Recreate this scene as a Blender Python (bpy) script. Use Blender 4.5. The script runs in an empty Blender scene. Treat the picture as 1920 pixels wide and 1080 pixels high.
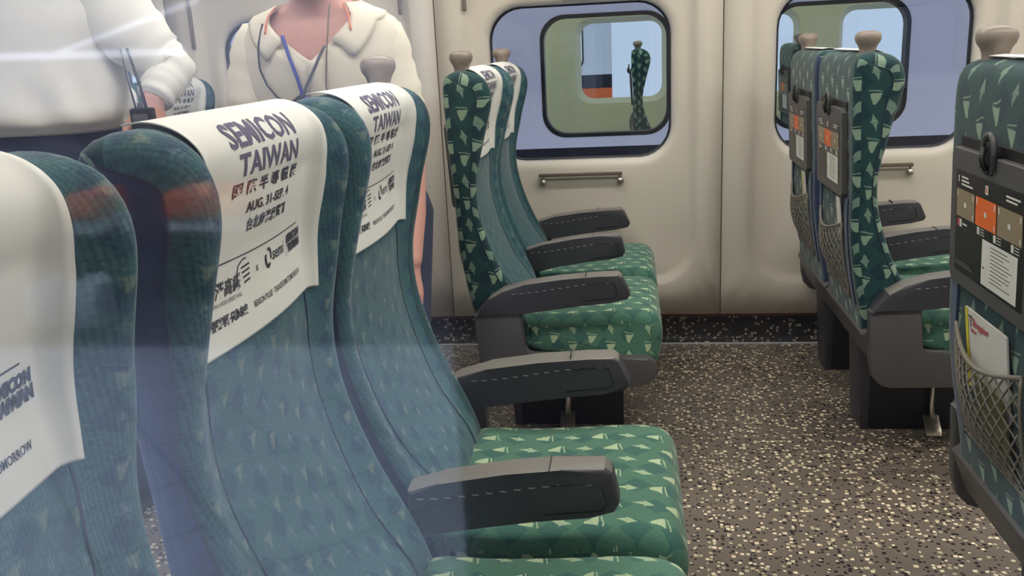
import bpy, bmesh, math, random
from mathutils import Vector, Matrix, noise
random.seed(7)
SC = bpy.context.scene
COL = SC.collection

# ------------------------------------------------------------------ camera, world, exposure
YAW, PITCH, ROLL = 0.1385, 0.2626, 0.0498
fw = Vector((-math.sin(YAW)*math.cos(PITCH), math.cos(YAW)*math.cos(PITCH), -math.sin(PITCH)))
r0 = Vector((math.cos(YAW), math.sin(YAW), 0)); d0 = fw.cross(r0)
rt = math.cos(ROLL)*r0 + math.sin(ROLL)*d0
dn = -math.sin(ROLL)*r0 + math.cos(ROLL)*d0
cam = bpy.data.cameras.new('camera'); cam_o = bpy.data.objects.new('camera', cam); COL.objects.link(cam_o)
cam.sensor_width = 36; cam.lens = 1683.9/1920*36; cam.clip_start = 0.01; cam.clip_end = 200
M = Matrix((rt, -dn, -fw)).transposed().to_4x4(); M.translation = Vector((0.0889, -0.2307, 1.1537))
cam_o.matrix_world = M
SC.camera = cam_o

world = bpy.data.worlds.new('daylight'); SC.world = world; world.use_nodes = True
bg = world.node_tree.nodes['Background']; bg.inputs[0].default_value = (0.62, 0.70, 0.95, 1); bg.inputs[1].default_value = 1.25
SC.view_settings.view_transform = 'Standard'; SC.view_settings.look = 'None'
SC.view_settings.gamma = 1; SC.view_settings.use_curve_mapping = False
SC.view_settings.exposure = 0.0
CEIL_POWER = 15.5      # the cabin's two ceiling light strips
PLAT_POWER = 320.0     # platform lamps

# ------------------------------------------------------------------ measures
P = 1.04                                   # row pitch
XK = -0.357                                # knob x of row 0
DA = 0.485
NEAR = [1.4675 - i*DA for i in range(4)]   # armrest centre lines, aisle first
FAR = [2.114 + i*DA for i in range(3)]
YW = 3.15                                  # far wall plane
XSEAM = -0.62
CABX0, CABX1 = XSEAM-2*P, XSEAM+4*P

# ------------------------------------------------------------------ materials
def lin(c):
    return tuple(((x/255)/12.92 if x/255 <= .04045 else ((x/255+.055)/1.055)**2.4) for x in c) + (1,)
def mat(name, col, rough=.6, metal=0, spec=.5, bump=0, bscale=200, vary=0, vscale=8, emit=None, estr=0, sheen=0):
    m = bpy.data.materials.new(name); m.use_nodes = True
    nt = m.node_tree; b = nt.nodes['Principled BSDF']
    c = lin(col)
    b.inputs['Base Color'].default_value = c
    b.inputs['Roughness'].default_value = rough; b.inputs['Metallic'].default_value = metal
    b.inputs['Specular IOR Level'].default_value = spec
    if sheen: b.inputs['Sheen Weight'].default_value = sheen
    if emit:
        b.inputs['Emission Color'].default_value = lin(emit); b.inputs['Emission Strength'].default_value = estr
    tc = nt.nodes.new('ShaderNodeTexCoord')
    if bump:
        n = nt.nodes.new('ShaderNodeTexNoise'); n.inputs['Scale'].default_value = bscale; n.inputs['Detail'].default_value = 3
        nt.links.new(tc.outputs['Object'], n.inputs['Vector'])
        bp = nt.nodes.new('ShaderNodeBump'); bp.inputs['Strength'].default_value = bump; bp.inputs['Distance'].default_value = .004
        nt.links.new(n.outputs['Fac'], bp.inputs['Height']); nt.links.new(bp.outputs['Normal'], b.inputs['Normal'])
    if vary:
        n = nt.nodes.new('ShaderNodeTexNoise'); n.inputs['Scale'].default_value = vscale; n.inputs['Detail'].default_value = 4
        nt.links.new(tc.outputs['Object'], n.inputs['Vector'])
        mx = nt.nodes.new('ShaderNodeMix'); mx.data_type = 'RGBA'
        mx.inputs[6].default_value = tuple(x*(1-vary) for x in c[:3])+(1,); mx.inputs[7].default_value = tuple(min(1, x*(1+vary)) for x in c[:3])+(1,)
        nt.links.new(n.outputs['Fac'], mx.inputs[0]); nt.links.new(mx.outputs[2], b.inputs['Base Color'])
    return m

class N:
    """tiny node-expression helper"""
    def __init__(s, nt): s.nt = nt
    def m(s, op, a, b=None, c=None):
        n = s.nt.nodes.new('ShaderNodeMath'); n.operation = op
        for i, v in enumerate((a, b, c)):
            if v is None: continue
            if isinstance(v, (int, float)): n.inputs[i].default_value = v
            else: s.nt.links.new(v, n.inputs[i])
        return n.outputs[0]
    def mix(s, f, a, b):
        n = s.nt.nodes.new('ShaderNodeMix'); n.data_type = 'RGBA'
        for i, v in ((0, f), (6, a), (7, b)):
            if isinstance(v, (int, float)): n.inputs[i].default_value = v
            elif isinstance(v, tuple): n.inputs[i].default_value = v
            else: s.nt.links.new(v, n.inputs[i])
        return n.outputs[2]

def fabric(name, base, dark, leaf, leaf2, size=.072, amount=1.0, ridge=.25, soft=.03):
    m = bpy.data.materials.new(name); m.use_nodes = True; nt = m.node_tree; b = nt.nodes['Principled BSDF']
    b.inputs['Roughness'].default_value = .8; b.inputs['Sheen Weight'].default_value = .25; b.inputs['Sheen Roughness'].default_value = .4
    b.inputs['Specular IOR Level'].default_value = .25
    e = N(nt)
    uv = nt.nodes.new('ShaderNodeUVMap'); uv.uv_map = 'UVMap'
    nz = nt.nodes.new('ShaderNodeTexNoise'); nz.inputs['Scale'].default_value = 28; nz.inputs['Detail'].default_value = 2
    nt.links.new(uv.outputs[0], nz.inputs['Vector'])
    sp = nt.nodes.new('ShaderNodeSeparateXYZ'); nt.links.new(uv.outputs[0], sp.inputs[0])
    sc = nt.nodes.new('ShaderNodeSeparateColor'); nt.links.new(nz.outputs['Color'], sc.inputs[0])
    u0 = e.m('DIVIDE', sp.outputs[0], size); v0 = e.m('DIVIDE', sp.outputs[1], size)
    u0 = e.m('ADD', u0, e.m('MULTIPLY', e.m('SUBTRACT', sc.outputs[0], .5), .22))
    v0 = e.m('ADD', v0, e.m('MULTIPLY', e.m('SUBTRACT', sc.outputs[1], .5), .22))
    def cell(u, v):
        c = e.m('FLOOR', u); v = e.m('ADD', v, e.m('MULTIPLY', e.m('FLOORED_MODULO', c, 2), .5)); r = e.m('FLOOR', v)
        fu = e.m('SUBTRACT', e.m('FRACT', u), .5); fv = e.m('SUBTRACT', e.m('FRACT', v), .5)
        par = e.m('FLOORED_MODULO', e.m('ADD', r, c), 2)
        return fu, fv, par
    def inside(x):       # x>0 inside, soft edge
        n = nt.nodes.new('ShaderNodeMapRange'); n.inputs[1].default_value = 0; n.inputs[2].default_value = soft
        nt.links.new(x, n.inputs[0]); return n.outputs[0]
    fu, fv, par = cell(u0, v0)
    # motif one: bell that narrows downward with a slash above it
    su = e.m('ADD', fu, e.m('MULTIPLY', fv, -.18))
    hw = e.m('ADD', e.m('MULTIPLY', fv, .42), .20)
    bell = e.m('MINIMUM', e.m('SUBTRACT', hw, e.m('ABSOLUTE', su)), e.m('MINIMUM', e.m('ADD', fv, .33), e.m('SUBTRACT', .14, fv)))
    sl = e.m('MINIMUM', e.m('SUBTRACT', .035, e.m('ABSOLUTE', e.m('SUBTRACT', e.m('ADD', fv, e.m('MULTIPLY', fu, .15)), .24))), e.m('SUBTRACT', .28, e.m('ABSOLUTE', fu)))
    one = e.m('MAXIMUM', inside(bell), inside(sl))
    # motif two: spade with a pointed tip and a short tail
    tu = e.m('ADD', fu, e.m('MULTIPLY', fv, .25))
    hw2 = e.m('MULTIPLY', e.m('SUBTRACT', .34, fv), .52)
    spade = e.m('MINIMUM', e.m('SUBTRACT', hw2, e.m('ABSOLUTE', tu)), e.m('ADD', fv, .06))
    tail = e.m('MINIMUM', e.m('SUBTRACT', e.m('ADD', e.m('MULTIPLY', fv, .35), .14), e.m('ABSOLUTE', tu)), e.m('SUBTRACT', -.03, fv))
    two = e.m('MAXIMUM', inside(spade), inside(tail))
    leafm = e.m('ADD', e.m('MULTIPLY', one, e.m('SUBTRACT', 1, par)), e.m('MULTIPLY', two, par))
    # big soft dark leaves behind
    gu, gv, gp = cell(e.m('ADD', e.m('MULTIPLY', u0, .8), .37), e.m('ADD', e.m('MULTIPLY', v0, .8), .3))
    dk = inside(e.m('SUBTRACT', .36, e.m('ADD', e.m('ABSOLUTE', gu), e.m('MULTIPLY', e.m('ABSOLUTE', gv), .8))))
    # pile mottling
    n2 = nt.nodes.new('ShaderNodeTexNoise'); n2.inputs['Scale'].default_value = 260; n2.inputs['Detail'].default_value = 2
    nt.links.new(uv.outputs[0], n2.inputs['Vector'])
    wv = e.m('SINE', e.m('MULTIPLY', e.m('ADD', sp.outputs[0], e.m('MULTIPLY', sp.outputs[1], .12)), 2*math.pi/.0042))
    col = e.mix(e.m('MULTIPLY', dk, .8), lin(base), lin(dark))
    col = e.mix(e.m('MULTIPLY', leafm, amount), col, e.mix(par, lin(leaf), lin(leaf2)))
    shade = e.m('ADD', 1, e.m('ADD', e.m('MULTIPLY', wv, ridge*.35), e.m('MULTIPLY', e.m('SUBTRACT', n2.outputs['Fac'], .5), ridge*3.2)))
    vm = nt.nodes.new('ShaderNodeVectorMath'); vm.operation = 'SCALE'
    nt.links.new(col, vm.inputs[0]); nt.links.new(shade, vm.inputs['Scale'])
    nt.links.new(vm.outputs[0], b.inputs['Base Color'])
    bp = nt.nodes.new('ShaderNodeBump'); bp.inputs['Strength'].default_value = .25; bp.inputs['Distance'].default_value = .0015
    nt.links.new(shade, bp.inputs['Height']); nt.links.new(bp.outputs[0], b.inputs['Normal'])
    return m

F_SIDE = fabric('side_fabric', (32, 68, 68), (25, 52, 62), (136, 160, 138), (116, 142, 126), .060, .95, .12)
F_FRONT = fabric('front_fabric', (54, 92, 96), (40, 72, 90), (124, 138, 122), (104, 126, 132), .042, .55, .36, .12)
F_CUSH = fabric('cushion_fabric', (78, 120, 100), (54, 98, 90), (182, 200, 160), (168, 190, 154), .052, .95, .16)
NAVY = mat('navy_side_fabric', (38, 54, 84), .85, bump=.3, bscale=300, vary=.25, vscale=120, sheen=.2)
PIPING = mat('piping', (26, 48, 60), .7)
GREY = mat('grey_plastic', (82, 80, 80), .45, bump=.15, bscale=500)
GREYD = mat('dark_grey_plastic', (56, 55, 60), .42, bump=.1, bscale=500)
ARMTOP = mat('armrest_top_highlight', (122, 118, 112), .38, bump=.1, bscale=500)  # lighter grey paints the highlight into the upward faces of the armrests
BLACK = mat('black_paint', (18, 18, 20), .5)
BLACKG = mat('black_rubber', (14, 16, 22), .4)
KNOB = mat('knob_taupe_plastic', (142, 128, 118), .38)
STEEL = mat('brushed_steel', (176, 170, 158), .28, metal=.9)
GLINT = mat('pale_groove_glint', (150, 150, 150), .6)
CLOTH = mat('white_cover_cloth', (224, 224, 218), .85, bump=.12, bscale=16, vary=.04, vscale=10)
INK = mat('dark_ink', (50, 48, 56), .8)
INKV = mat('violet_grey_ink', (92, 88, 112), .8)
NET = mat('net_cord', (128, 122, 110), .8)
WALL = mat('beige_wall_panel', (206, 198, 184), .42, bump=.04, bscale=40, vary=.03, vscale=3)
SEAM = mat('dark_seam', (96, 84, 70), .7)
CEILM = mat('ceiling_panel', (226, 222, 212), .6)
RED = mat('red_edge', (96, 52, 44), .6)
TRAINW = mat('train_white_paint', (226, 228, 236), .3)
TRAINK = mat('train_black_band', (16, 20, 38), .3)
TRAINO = mat('train_orange_band', (226, 104, 50), .3)
PLATF = None

def floor_mat(name, base, dim=1.0, scale=90):
    m = bpy.data.materials.new(name); m.use_nodes = True; nt = m.node_tree; b = nt.nodes['Principled BSDF']
    e = N(nt); tc = nt.nodes.new('ShaderNodeTexCoord')
    b.inputs['Roughness'].default_value = .38; b.inputs['Specular IOR Level'].default_value = .4
    def specks(sc, lo, hi, rad, seed):
        mp = nt.nodes.new('ShaderNodeMapping'); mp.inputs['Location'].default_value = (seed, seed*1.7, 0)
        nt.links.new(tc.outputs['Object'], mp.inputs[0])
        v = nt.nodes.new('ShaderNodeTexVoronoi'); v.inputs['Scale'].default_value = sc; v.distance = 'CHEBYCHEV'
        nt.links.new(mp.outputs[0], v.inputs['Vector'])
        s = nt.nodes.new('ShaderNodeSeparateColor'); nt.links.new(v.outputs['Color'], s.inputs[0])
        pick = e.m('MULTIPLY', e.m('GREATER_THAN', s.outputs[0], lo), e.m('LESS_THAN', s.outputs[0], hi))
        r = e.m('MULTIPLY', e.m('ADD', .55, e.m('MULTIPLY', s.outputs[1], .7)), rad)
        return e.m('MULTIPLY', pick, e.m('LESS_THAN', v.outputs['Distance'], r)), s.outputs[2]
    n = nt.nodes.new('ShaderNodeTexNoise'); n.inputs['Scale'].default_value = 6; nt.links.new(tc.outputs['Object'], n.inputs['Vector'])
    n.inputs['Detail'].default_value = 5
    c = lin(base)
    col = e.mix(n.outputs['Fac'], tuple(x*.8*dim for x in c[:3])+(1,), tuple(x*1.2*dim for x in c[:3])+(1,))
    k, _ = specks(scale, .0, .50, .34, 3.1)
    col = e.mix(k, col, lin((36, 32, 32)))
    w, t = specks(scale*.93, .0, .42, .36, 9.3)
    lightc = e.mix(t, lin((236, 222, 190)), lin((170, 158, 128)))
    if dim < 1: lightc = e.mix(.5, lightc, lin((70, 70, 70)))
    col = e.mix(w, col, lightc)
    nt.links.new(col, b.inputs['Base Color'])
    return m
FLOOR = floor_mat('speckled_vinyl_floor', (112, 102, 92))
COVE = floor_mat('dark_speckled_skirting', (60, 56, 54), .6)

def glass_mat(name, tint, ior, rough=0):
    m = bpy.data.materials.new(name); m.use_nodes = True; nt = m.node_tree
    nt.nodes.remove(nt.nodes['Principled BSDF']); out = nt.nodes['Material Output']
    t = nt.nodes.new('ShaderNodeBsdfTransparent'); t.inputs[0].default_value = tint
    g = nt.nodes.new('ShaderNodeBsdfGlossy'); g.inputs['Roughness'].default_value = rough
    if rough:      # clean glass under a thin film of dirt: a sharp and a spread reflection together
        g2 = nt.nodes.new('ShaderNodeBsdfGlossy'); g2.inputs['Roughness'].default_value = .035
        gm = nt.nodes.new('ShaderNodeMixShader'); gm.inputs[0].default_value = .68
        nt.links.new(g.outputs[0], gm.inputs[1]); nt.links.new(g2.outputs[0], gm.inputs[2]); g = gm
    f = nt.nodes.new('ShaderNodeFresnel'); f.inputs['IOR'].default_value = ior
    mx = nt.nodes.new('ShaderNodeMixShader')
    # same reflectance from either side of the thin pane
    geo = nt.nodes.new('ShaderNodeNewGeometry')
    inv = nt.nodes.new('ShaderNodeMix'); inv.data_type = 'FLOAT'
    inv.inputs[2].default_value = ior; inv.inputs[3].default_value = 1/ior if False else ior
    nt.links.new(geo.outputs['Backfacing'], inv.inputs[0])
    ie = nt.nodes.new('ShaderNodeMath'); ie.operation = 'POWER'; ie.inputs[0].default_value = ior
    ex = nt.nodes.new('ShaderNodeMath'); ex.operation = 'MULTIPLY_ADD'; ex.inputs[1].default_value = -2; ex.inputs[2].default_value = 1
    nt.links.new(geo.outputs['Backfacing'], ex.inputs[0]); nt.links.new(ex.outputs[0], ie.inputs[1])
    # Fresnel node inverts ior on back faces by itself; undo so both sides behave like air to glass
    nt.links.new(ie.outputs[0], f.inputs['IOR'])
    nt.links.new(f.outputs[0], mx.inputs[0]); nt.links.new(t.outputs[0], mx.inputs[1]); nt.links.new(g.outputs[0], mx.inputs[2])
    nt.links.new(mx.outputs[0], out.inputs[0])
    return m
GLASS = glass_mat('window_glass', (.93, .95, .96, 1), 1.75, .16)
GLASSF = glass_mat('far_window_glass', (.84, .87, .92, 1), 1.5)
GLASST = glass_mat('tinted_train_glass', (.78, .86, .78, 1), 1.5)

# ------------------------------------------------------------------ object helpers
def tag(o, label=None, cat=None, group=None, kind=None):
    if label: o['label'] = label
    if cat: o['category'] = cat
    if group: o['group'] = group
    if kind: o['kind'] = kind
    return o
def empty(name, loc=(0, 0, 0), label=None, cat=None, group=None):
    o = bpy.data.objects.new(name, None); COL.objects.link(o); o.location = loc; o.empty_display_size = .1
    return tag(o, label, cat, group)
def finish(name, bm, mats, parent=None, smooth=True, angle=None, keep_uv=False):
    bmesh.ops.recalc_face_normals(bm, faces=bm.faces) if not keep_uv else None
    me = bpy.data.meshes.new(name); bm.to_mesh(me); bm.free()
    for m in (mats if isinstance(mats, (list, tuple)) else [mats]): me.materials.append(m)
    if smooth:
        for p in me.polygons: p.use_smooth = True
        if angle:
            me.set_sharp_from_angle(angle=math.radians(angle))
    o = bpy.data.objects.new(name, me); COL.objects.link(o)
    if parent: o.parent = parent
    return o
def uvl(bm):
    return bm.loops.layers.uv.get('UVMap') or bm.loops.layers.uv.new('UVMap')
def box_uv(bm):
    L = uvl(bm)
    for f in bm.faces:
        n = f.normal; a = [abs(x) for x in n]; k = a.index(max(a))
        for l in f.loops:
            c = l.vert.co
            l[L].uv = (c.x, c.z) if k == 1 else ((c.y, c.z) if k == 0 else (c.y, c.x))
def box(bm, x0, x1, y0, y1, z0, z1, bev=0, mi=0, seg=2):
    vs = [bm.verts.new((x, y, z)) for x in (x0, x1) for y in (y0, y1) for z in (z0, z1)]
    q = [(0, 1, 3, 2), (4, 6, 7, 5), (0, 4, 5, 1), (2, 3, 7, 6), (0, 2, 6, 4), (1, 5, 7, 3)]
    fs = [bm.faces.new([vs[i] for i in f]) for f in q]
    for f in fs: f.material_index = mi
    if bev:
        es = list({e for f in fs for e in f.edges})
        r = bmesh.ops.bevel(bm, geom=es, offset=bev, segments=seg, affect='EDGES', profile=.5)
        for f in r['faces']: f.material_index = mi
def prism(bm, pts, y0, y1, bev=0, mi=0, axis='y', seg=2):
    """extrude a 2D outline; axis y: pts are (x,z); axis x: pts are (y,z)"""
    f = (lambda p, t: (p[0], t, p[1])) if axis == 'y' else ((lambda p, t: (t, p[0], p[1])) if axis == 'x' else (lambda p, t: (p[0], p[1], t)))
    a = [bm.verts.new(f(p, y0)) for p in pts]; b = [bm.verts.new(f(p, y1)) for p in pts]
    fs = [bm.faces.new(a), bm.faces.new(b[::-1])]
    n = len(pts)
    for i in range(n): fs.append(bm.faces.new([a[i], b[i], b[(i+1) % n], a[(i+1) % n]]))
    for q in fs: q.material_index = mi
    if bev:
        es = list(set(fs[0].edges) | set(fs[1].edges))
        r = bmesh.ops.bevel(bm, geom=es, offset=bev, segments=seg, affect='EDGES', profile=.5)
        for q in r['faces']: q.material_index = mi
def tube(bm, pts, r, n=8, caps=True, mi=0, flat=1.0):
    pts = [Vector(p) for p in pts]; rs = r if isinstance(r, (list, tuple)) else [r]*len(pts)
    rings = []; up = None
    for i, p in enumerate(pts):
        t = (pts[min(i+1, len(pts)-1)]-pts[max(i-1, 0)]).normalized()
        if up is None: up = t.orthogonal().normalized()
        up = (up - t*up.dot(t)); up = up.normalized() if up.length > 1e-6 else t.orthogonal().normalized()
        s = t.cross(up)
        rings.append([bm.verts.new(p + up*math.cos(a)*rs[i] + s*math.sin(a)*rs[i]*flat) for a in [2*math.pi*k/n for k in range(n)]])
    for A, B in zip(rings, rings[1:]):
        for k in range(n):
            f = bm.faces.new([A[k], A[(k+1) % n], B[(k+1) % n], B[k]]); f.material_index = mi
    if caps:
        bm.faces.new(rings[0][::-1]).material_index = mi; bm.faces.new(rings[-1]).material_index = mi
def lathe(bm, prof, c=(0, 0, 0), n=24, mi=0, sx=1, sy=1):
    rings = []
    for r, z in prof:
        rings.append([bm.verts.new((c[0]+sx*r*math.cos(2*math.pi*k/n), c[1]+sy*r*math.sin(2*math.pi*k/n), c[2]+z)) for k in range(n)])
    for A, B in zip(rings, rings[1:]):
        for k in range(n): bm.faces.new([A[k], A[(k+1) % n], B[(k+1) % n], B[k]]).material_index = mi
    bm.faces.new(rings[0][::-1]).material_index = mi; bm.faces.new(rings[-1]).material_index = mi
def limb(bm, pts, rs, n=16, flat=1.0):
    """closed tapered chain with rounded ends"""
    pts = [Vector(p) for p in pts]
    P0, R0 = [], []
    d = (pts[0]-pts[1]).normalized()
    for k in (90, 60, 30): P0.append(pts[0]+d*rs[0]*math.sin(math.radians(k))*.9); R0.append(max(.001, rs[0]*math.cos(math.radians(k))))
    for i in range(len(pts)):
        P0.append(pts[i]); R0.append(rs[i])
        if i < len(pts)-1:
            P0.append((pts[i]+pts[i+1])/2); R0.append((rs[i]+rs[i+1])/2)
    d = (pts[-1]-pts[-2]).normalized()
    for k in (30, 60, 90): P0.append(pts[-1]+d*rs[-1]*math.sin(math.radians(k))*.9); R0.append(max(.001, rs[-1]*math.cos(math.radians(k))))
    tube(bm, P0, R0, n, True, 0, flat)
def copy_tree(o, parent=None, loc=None):
    c = o.copy(); COL.objects.link(c)
    if parent: c.parent = parent
    if loc is not None: c.location = loc
    for ch in list(o.children): copy_tree(ch, c)
    return c
def sstep(a, b, x):
    t = max(0, min(1, (x-a)/(b-a))); return t*t*(3-2*t)

# ------------------------------------------------------------------ text
def text_tris(s, size, bold=0, shear=0, align='CENTER', step=.005):
    cu = bpy.data.curves.new('lettering', 'FONT'); cu.body = s; cu.size = size; cu.align_x = align
    cu.offset = bold; cu.shear = shear; cu.resolution_u = 2; cu.space_character = 1.0 + bold*6
    o = bpy.data.objects.new('lettering', cu); COL.objects.link(o)
    dg = bpy.context.evaluated_depsgraph_get(); me = o.evaluated_get(dg).to_mesh()
    bm = bmesh.new(); bm.from_mesh(me); o.evaluated_get(dg).to_mesh_clear()
    bpy.data.objects.remove(o); bpy.data.curves.remove(cu)
    if step and bm.verts:
        xs = [v.co.x for v in bm.verts]; ys = [v.co.y for v in bm.verts]
        for ax, (lo, hi) in ((0, (min(xs), max(xs))), (1, (min(ys), max(ys)))):
            t = math.ceil(lo/step)*step
            while t < hi:
                co = [0, 0, 0]; no = [0, 0, 0]; co[ax] = t; no[ax] = 1
                bmesh.ops.bisect_plane(bm, geom=bm.verts[:]+bm.edges[:]+bm.faces[:], plane_co=co, plane_no=no); t += step
    return bm
def merge(dst, src, fn, mi=0):
    mp = {v: dst.verts.new(fn(v.co)) for v in src.verts}
    for f in src.faces:
        try: dst.faces.new([mp[v] for v in f.verts]).material_index = mi
        except ValueError: pass
    src.free()

# ------------------------------------------------------------------ seat back surface
PROF = [(-.205, .385), (-.215, .42), (-.228, .46), (-.253, .517), (-.280, .575), (-.302, .635), (-.320, .70), (-.327, .76), (-.323, .82), (-.303, .90), (-.283, .965),
        (-.272, 1.01), (-.273, 1.045), (-.288, 1.075), (-.315, 1.092), (-.350, 1.098), (-.380, 1.093), (-.397, 1.075), (-.401, 1.03), (-.399, .963), (-.395, .87), (-.390, .788),
        (-.386, .634), (-.371, .519), (-.352, .42), (-.345, .365)]
def resample(pr, n):
    pts = []
    m = len(pr)
    for i in range(m-1):
        p0, p1, p2, p3 = pr[max(i-1, 0)], pr[i], pr[i+1], pr[min(i+2, m-1)]
        for k in range(12):
            t = k/12
            pts.append(tuple(.5*((2*p1[j])+(-p0[j]+p2[j])*t+(2*p0[j]-5*p1[j]+4*p2[j]-p3[j])*t*t+(-p0[j]+3*p1[j]-3*p2[j]+p3[j])*t**3) for j in (0, 1)))
    pts.append(pr[-1])
    L = [0]
    for a, b in zip(pts, pts[1:]): L.append(L[-1]+math.dist(a, b))
    return pts, L
PP, PL = resample(PROF, 0)
PTOT = PL[-1]
def prof_at(s):
    s = max(0, min(PTOT-1e-6, s)); lo, hi = 0, len(PL)-1
    while hi-lo > 1:
        m = (lo+hi)//2
        if PL[m] <= s: lo = m
        else: hi = m
    t = (s-PL[lo])/max(1e-9, PL[hi]-PL[lo]); a, b = PP[lo], PP[hi]
    return a[0]+(b[0]-a[0])*t, a[1]+(b[1]-a[1])*t
def prof_n(s):
    a = prof_at(s-.012); b = prof_at(s+.012); dx, dz = b[0]-a[0], b[1]-a[1]; l = math.hypot(dx, dz) or 1
    return dz/l, -dx/l        # outward: at the front (going up) points to +x
S_TOP = min((abs(prof_at(i*PTOT/400)[0]+.335) + (0 if prof_at(i*PTOT/400)[1] > 1.06 else 9), i*PTOT/400) for i in range(401))[1]
W = .213
def wz(z): return .2115 + .0125*sstep(.62, .92, z)
def rr_at(s, z):
    return .017 + .023*sstep(.84, .96, z)*(1-sstep(S_TOP-.02, S_TOP+.10, s))
def back_pt(u, s, off=0):
    x, z = prof_at(s); nx, nz = prof_n(s); u0 = u; u = u*wz(z)/W
    front = 1 - sstep(S_TOP-.125, S_TOP+.02, s)
    bol = (.018 + .034*sstep(.80, .95, z))*sstep(.43, .55, z)
    inn = bol*(1-sstep(.148, .200, abs(u)))*front - .008*front*math.cos(min(1, abs(u)/.15)*math.pi/2)
    rr = rr_at(s, z); a = abs(u)-(wz(z)-rr)
    if a > 0: inn += rr - math.sqrt(max(0, rr*rr-min(a, rr)**2))
    inn -= off
    return Vector((x-nx*inn, u, z-nz*inn))
def build_back(parent, outer=0, navy=(0, 0)):
    bm = bmesh.new(); L = uvl(bm)
    us = [-W, -W+.002, -W+.006, -W+.012, -W+.019, -W+.028, -W+.036] + [-.176+.352*i/22 for i in range(1, 22)] + [W-.036, W-.028, W-.019, W-.012, W-.006, W-.002, W]
    ns = 110; g = []
    for j in range(ns+1):
        s = PTOT*j/ns
        g.append([bm.verts.new(back_pt(u, s)) for u in us])
    for j in range(ns):
        for i in range(len(us)-1):
            f = bm.faces.new([g[j][i], g[j][i+1], g[j+1][i+1], g[j+1][i]])
            sm = PTOT*(j+.5)/ns
            f.material_index = 1 if sm > S_TOP+.03 or (outer and outer*(us[i]+us[i+1])/2 > W-.034) else 0
            um = (us[i]+us[i+1])/2
            if sm > S_TOP+.06 and abs(um) > W-.020 and navy[0 if um < 0 else 1]: f.material_index = 2
            for l, (jj, ii) in zip(f.loops, ((j, i), (j, i+1), (j+1, i+1), (j+1, i))):
                s = PTOT*jj/ns
                l[L].uv = (us[ii]+.3, s if sm <= S_TOP+.03 else -s)
    return finish('backrest', bm, [F_FRONT, F_SIDE, NAVY], parent, keep_uv=True)
def side_outline(rr=.031):
    out = []
    for j in range(61):
        s = PTOT*j/60; x, z = prof_at(s); nx, nz = prof_n(s); q = rr_at(s, z)-.0012
        out.append((x-nx*q, z-nz*q))
    return out
def build_side(parent, sgn, m, name='side_panel'):
    """flank of the backrest, closing it between front and rear edges"""
    bm = bmesh.new(); o = side_outline(.0385); mid = 34
    # pair the front edge with the rear edge at matching heights
    top = max(range(len(o)), key=lambda i: o[i][1])
    fr = o[:top+1]; re = o[top:][::-1]
    def interp(L, t):
        k = t*(len(L)-1); i = min(int(k), len(L)-2); f = k-i
        return (L[i][0]+(L[i+1][0]-L[i][0])*f, L[i][1]+(L[i+1][1]-L[i][1])*f)
    def at_z(L, z):
        for a, b in zip(L, L[1:]):
            if a[1] <= z <= b[1]: return a[0]+(b[0]-a[0])*(z-a[1])/max(1e-9, b[1]-a[1])
        return L[0][0] if z < L[0][1] else L[-1][0]
    z0, z1 = .372, o[top][1]; n = 60; g = []
    for j in range(n+1):
        z = z0+(z1-z0)*(1-(1-j/n)**1.6) if j < n else z1
        xa, xb = at_z(fr, z), at_z(re, z)
        if xb > xa: xa = xb = (xa+xb)/2
        g.append([bm.verts.new((xa+(xb-xa)*k/6, sgn*(wz(z)-.0006+.004*math.sin(math.pi*k/6)), z)) for k in range(7)])
    for j in range(n):
        for k in range(6):
            bm.faces.new([g[j][k], g[j][k+1], g[j+1][k+1], g[j+1][k]])
    bm.normal_update(); L = uvl(bm)
    for f in bm.faces:
        for l in f.loops: l[L].uv = (l.vert.co.x+.02, l.vert.co.z)
    bmesh.ops.recalc_face_normals(bm, faces=bm.faces)
    s = finish(name, bm, m, parent, keep_uv=True)
    return s
def build_piping(parent, sgn):
    bm = bmesh.new(); pts = []
    for j in range(0, 76):
        s = S_TOP*1.06*j/75; x, z = prof_at(s); nx, nz = prof_n(s); q = rr_at(s, z)-.001; pts.append(Vector((x-nx*q, sgn*wz(z), z-nz*q)))
    tube(bm, pts, .0018, 6)
    # seam between the centre panel and the bolster
    return finish('piping', bm, PIPING, parent)
def build_bolster_seam(parent, sgn):
    bm = bmesh.new(); pts = []
    s1 = S_TOP-.10
    for j in range(0, 60):
        t = j/59; s = .03+(s1-.03)*t
        pts.append(back_pt(sgn*(.118+.03*math.sin(t*math.pi*1.0)), s, .0006))
    tube(bm, pts, .0016, 6)
    return finish('seam', bm, PIPING, parent)

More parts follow.
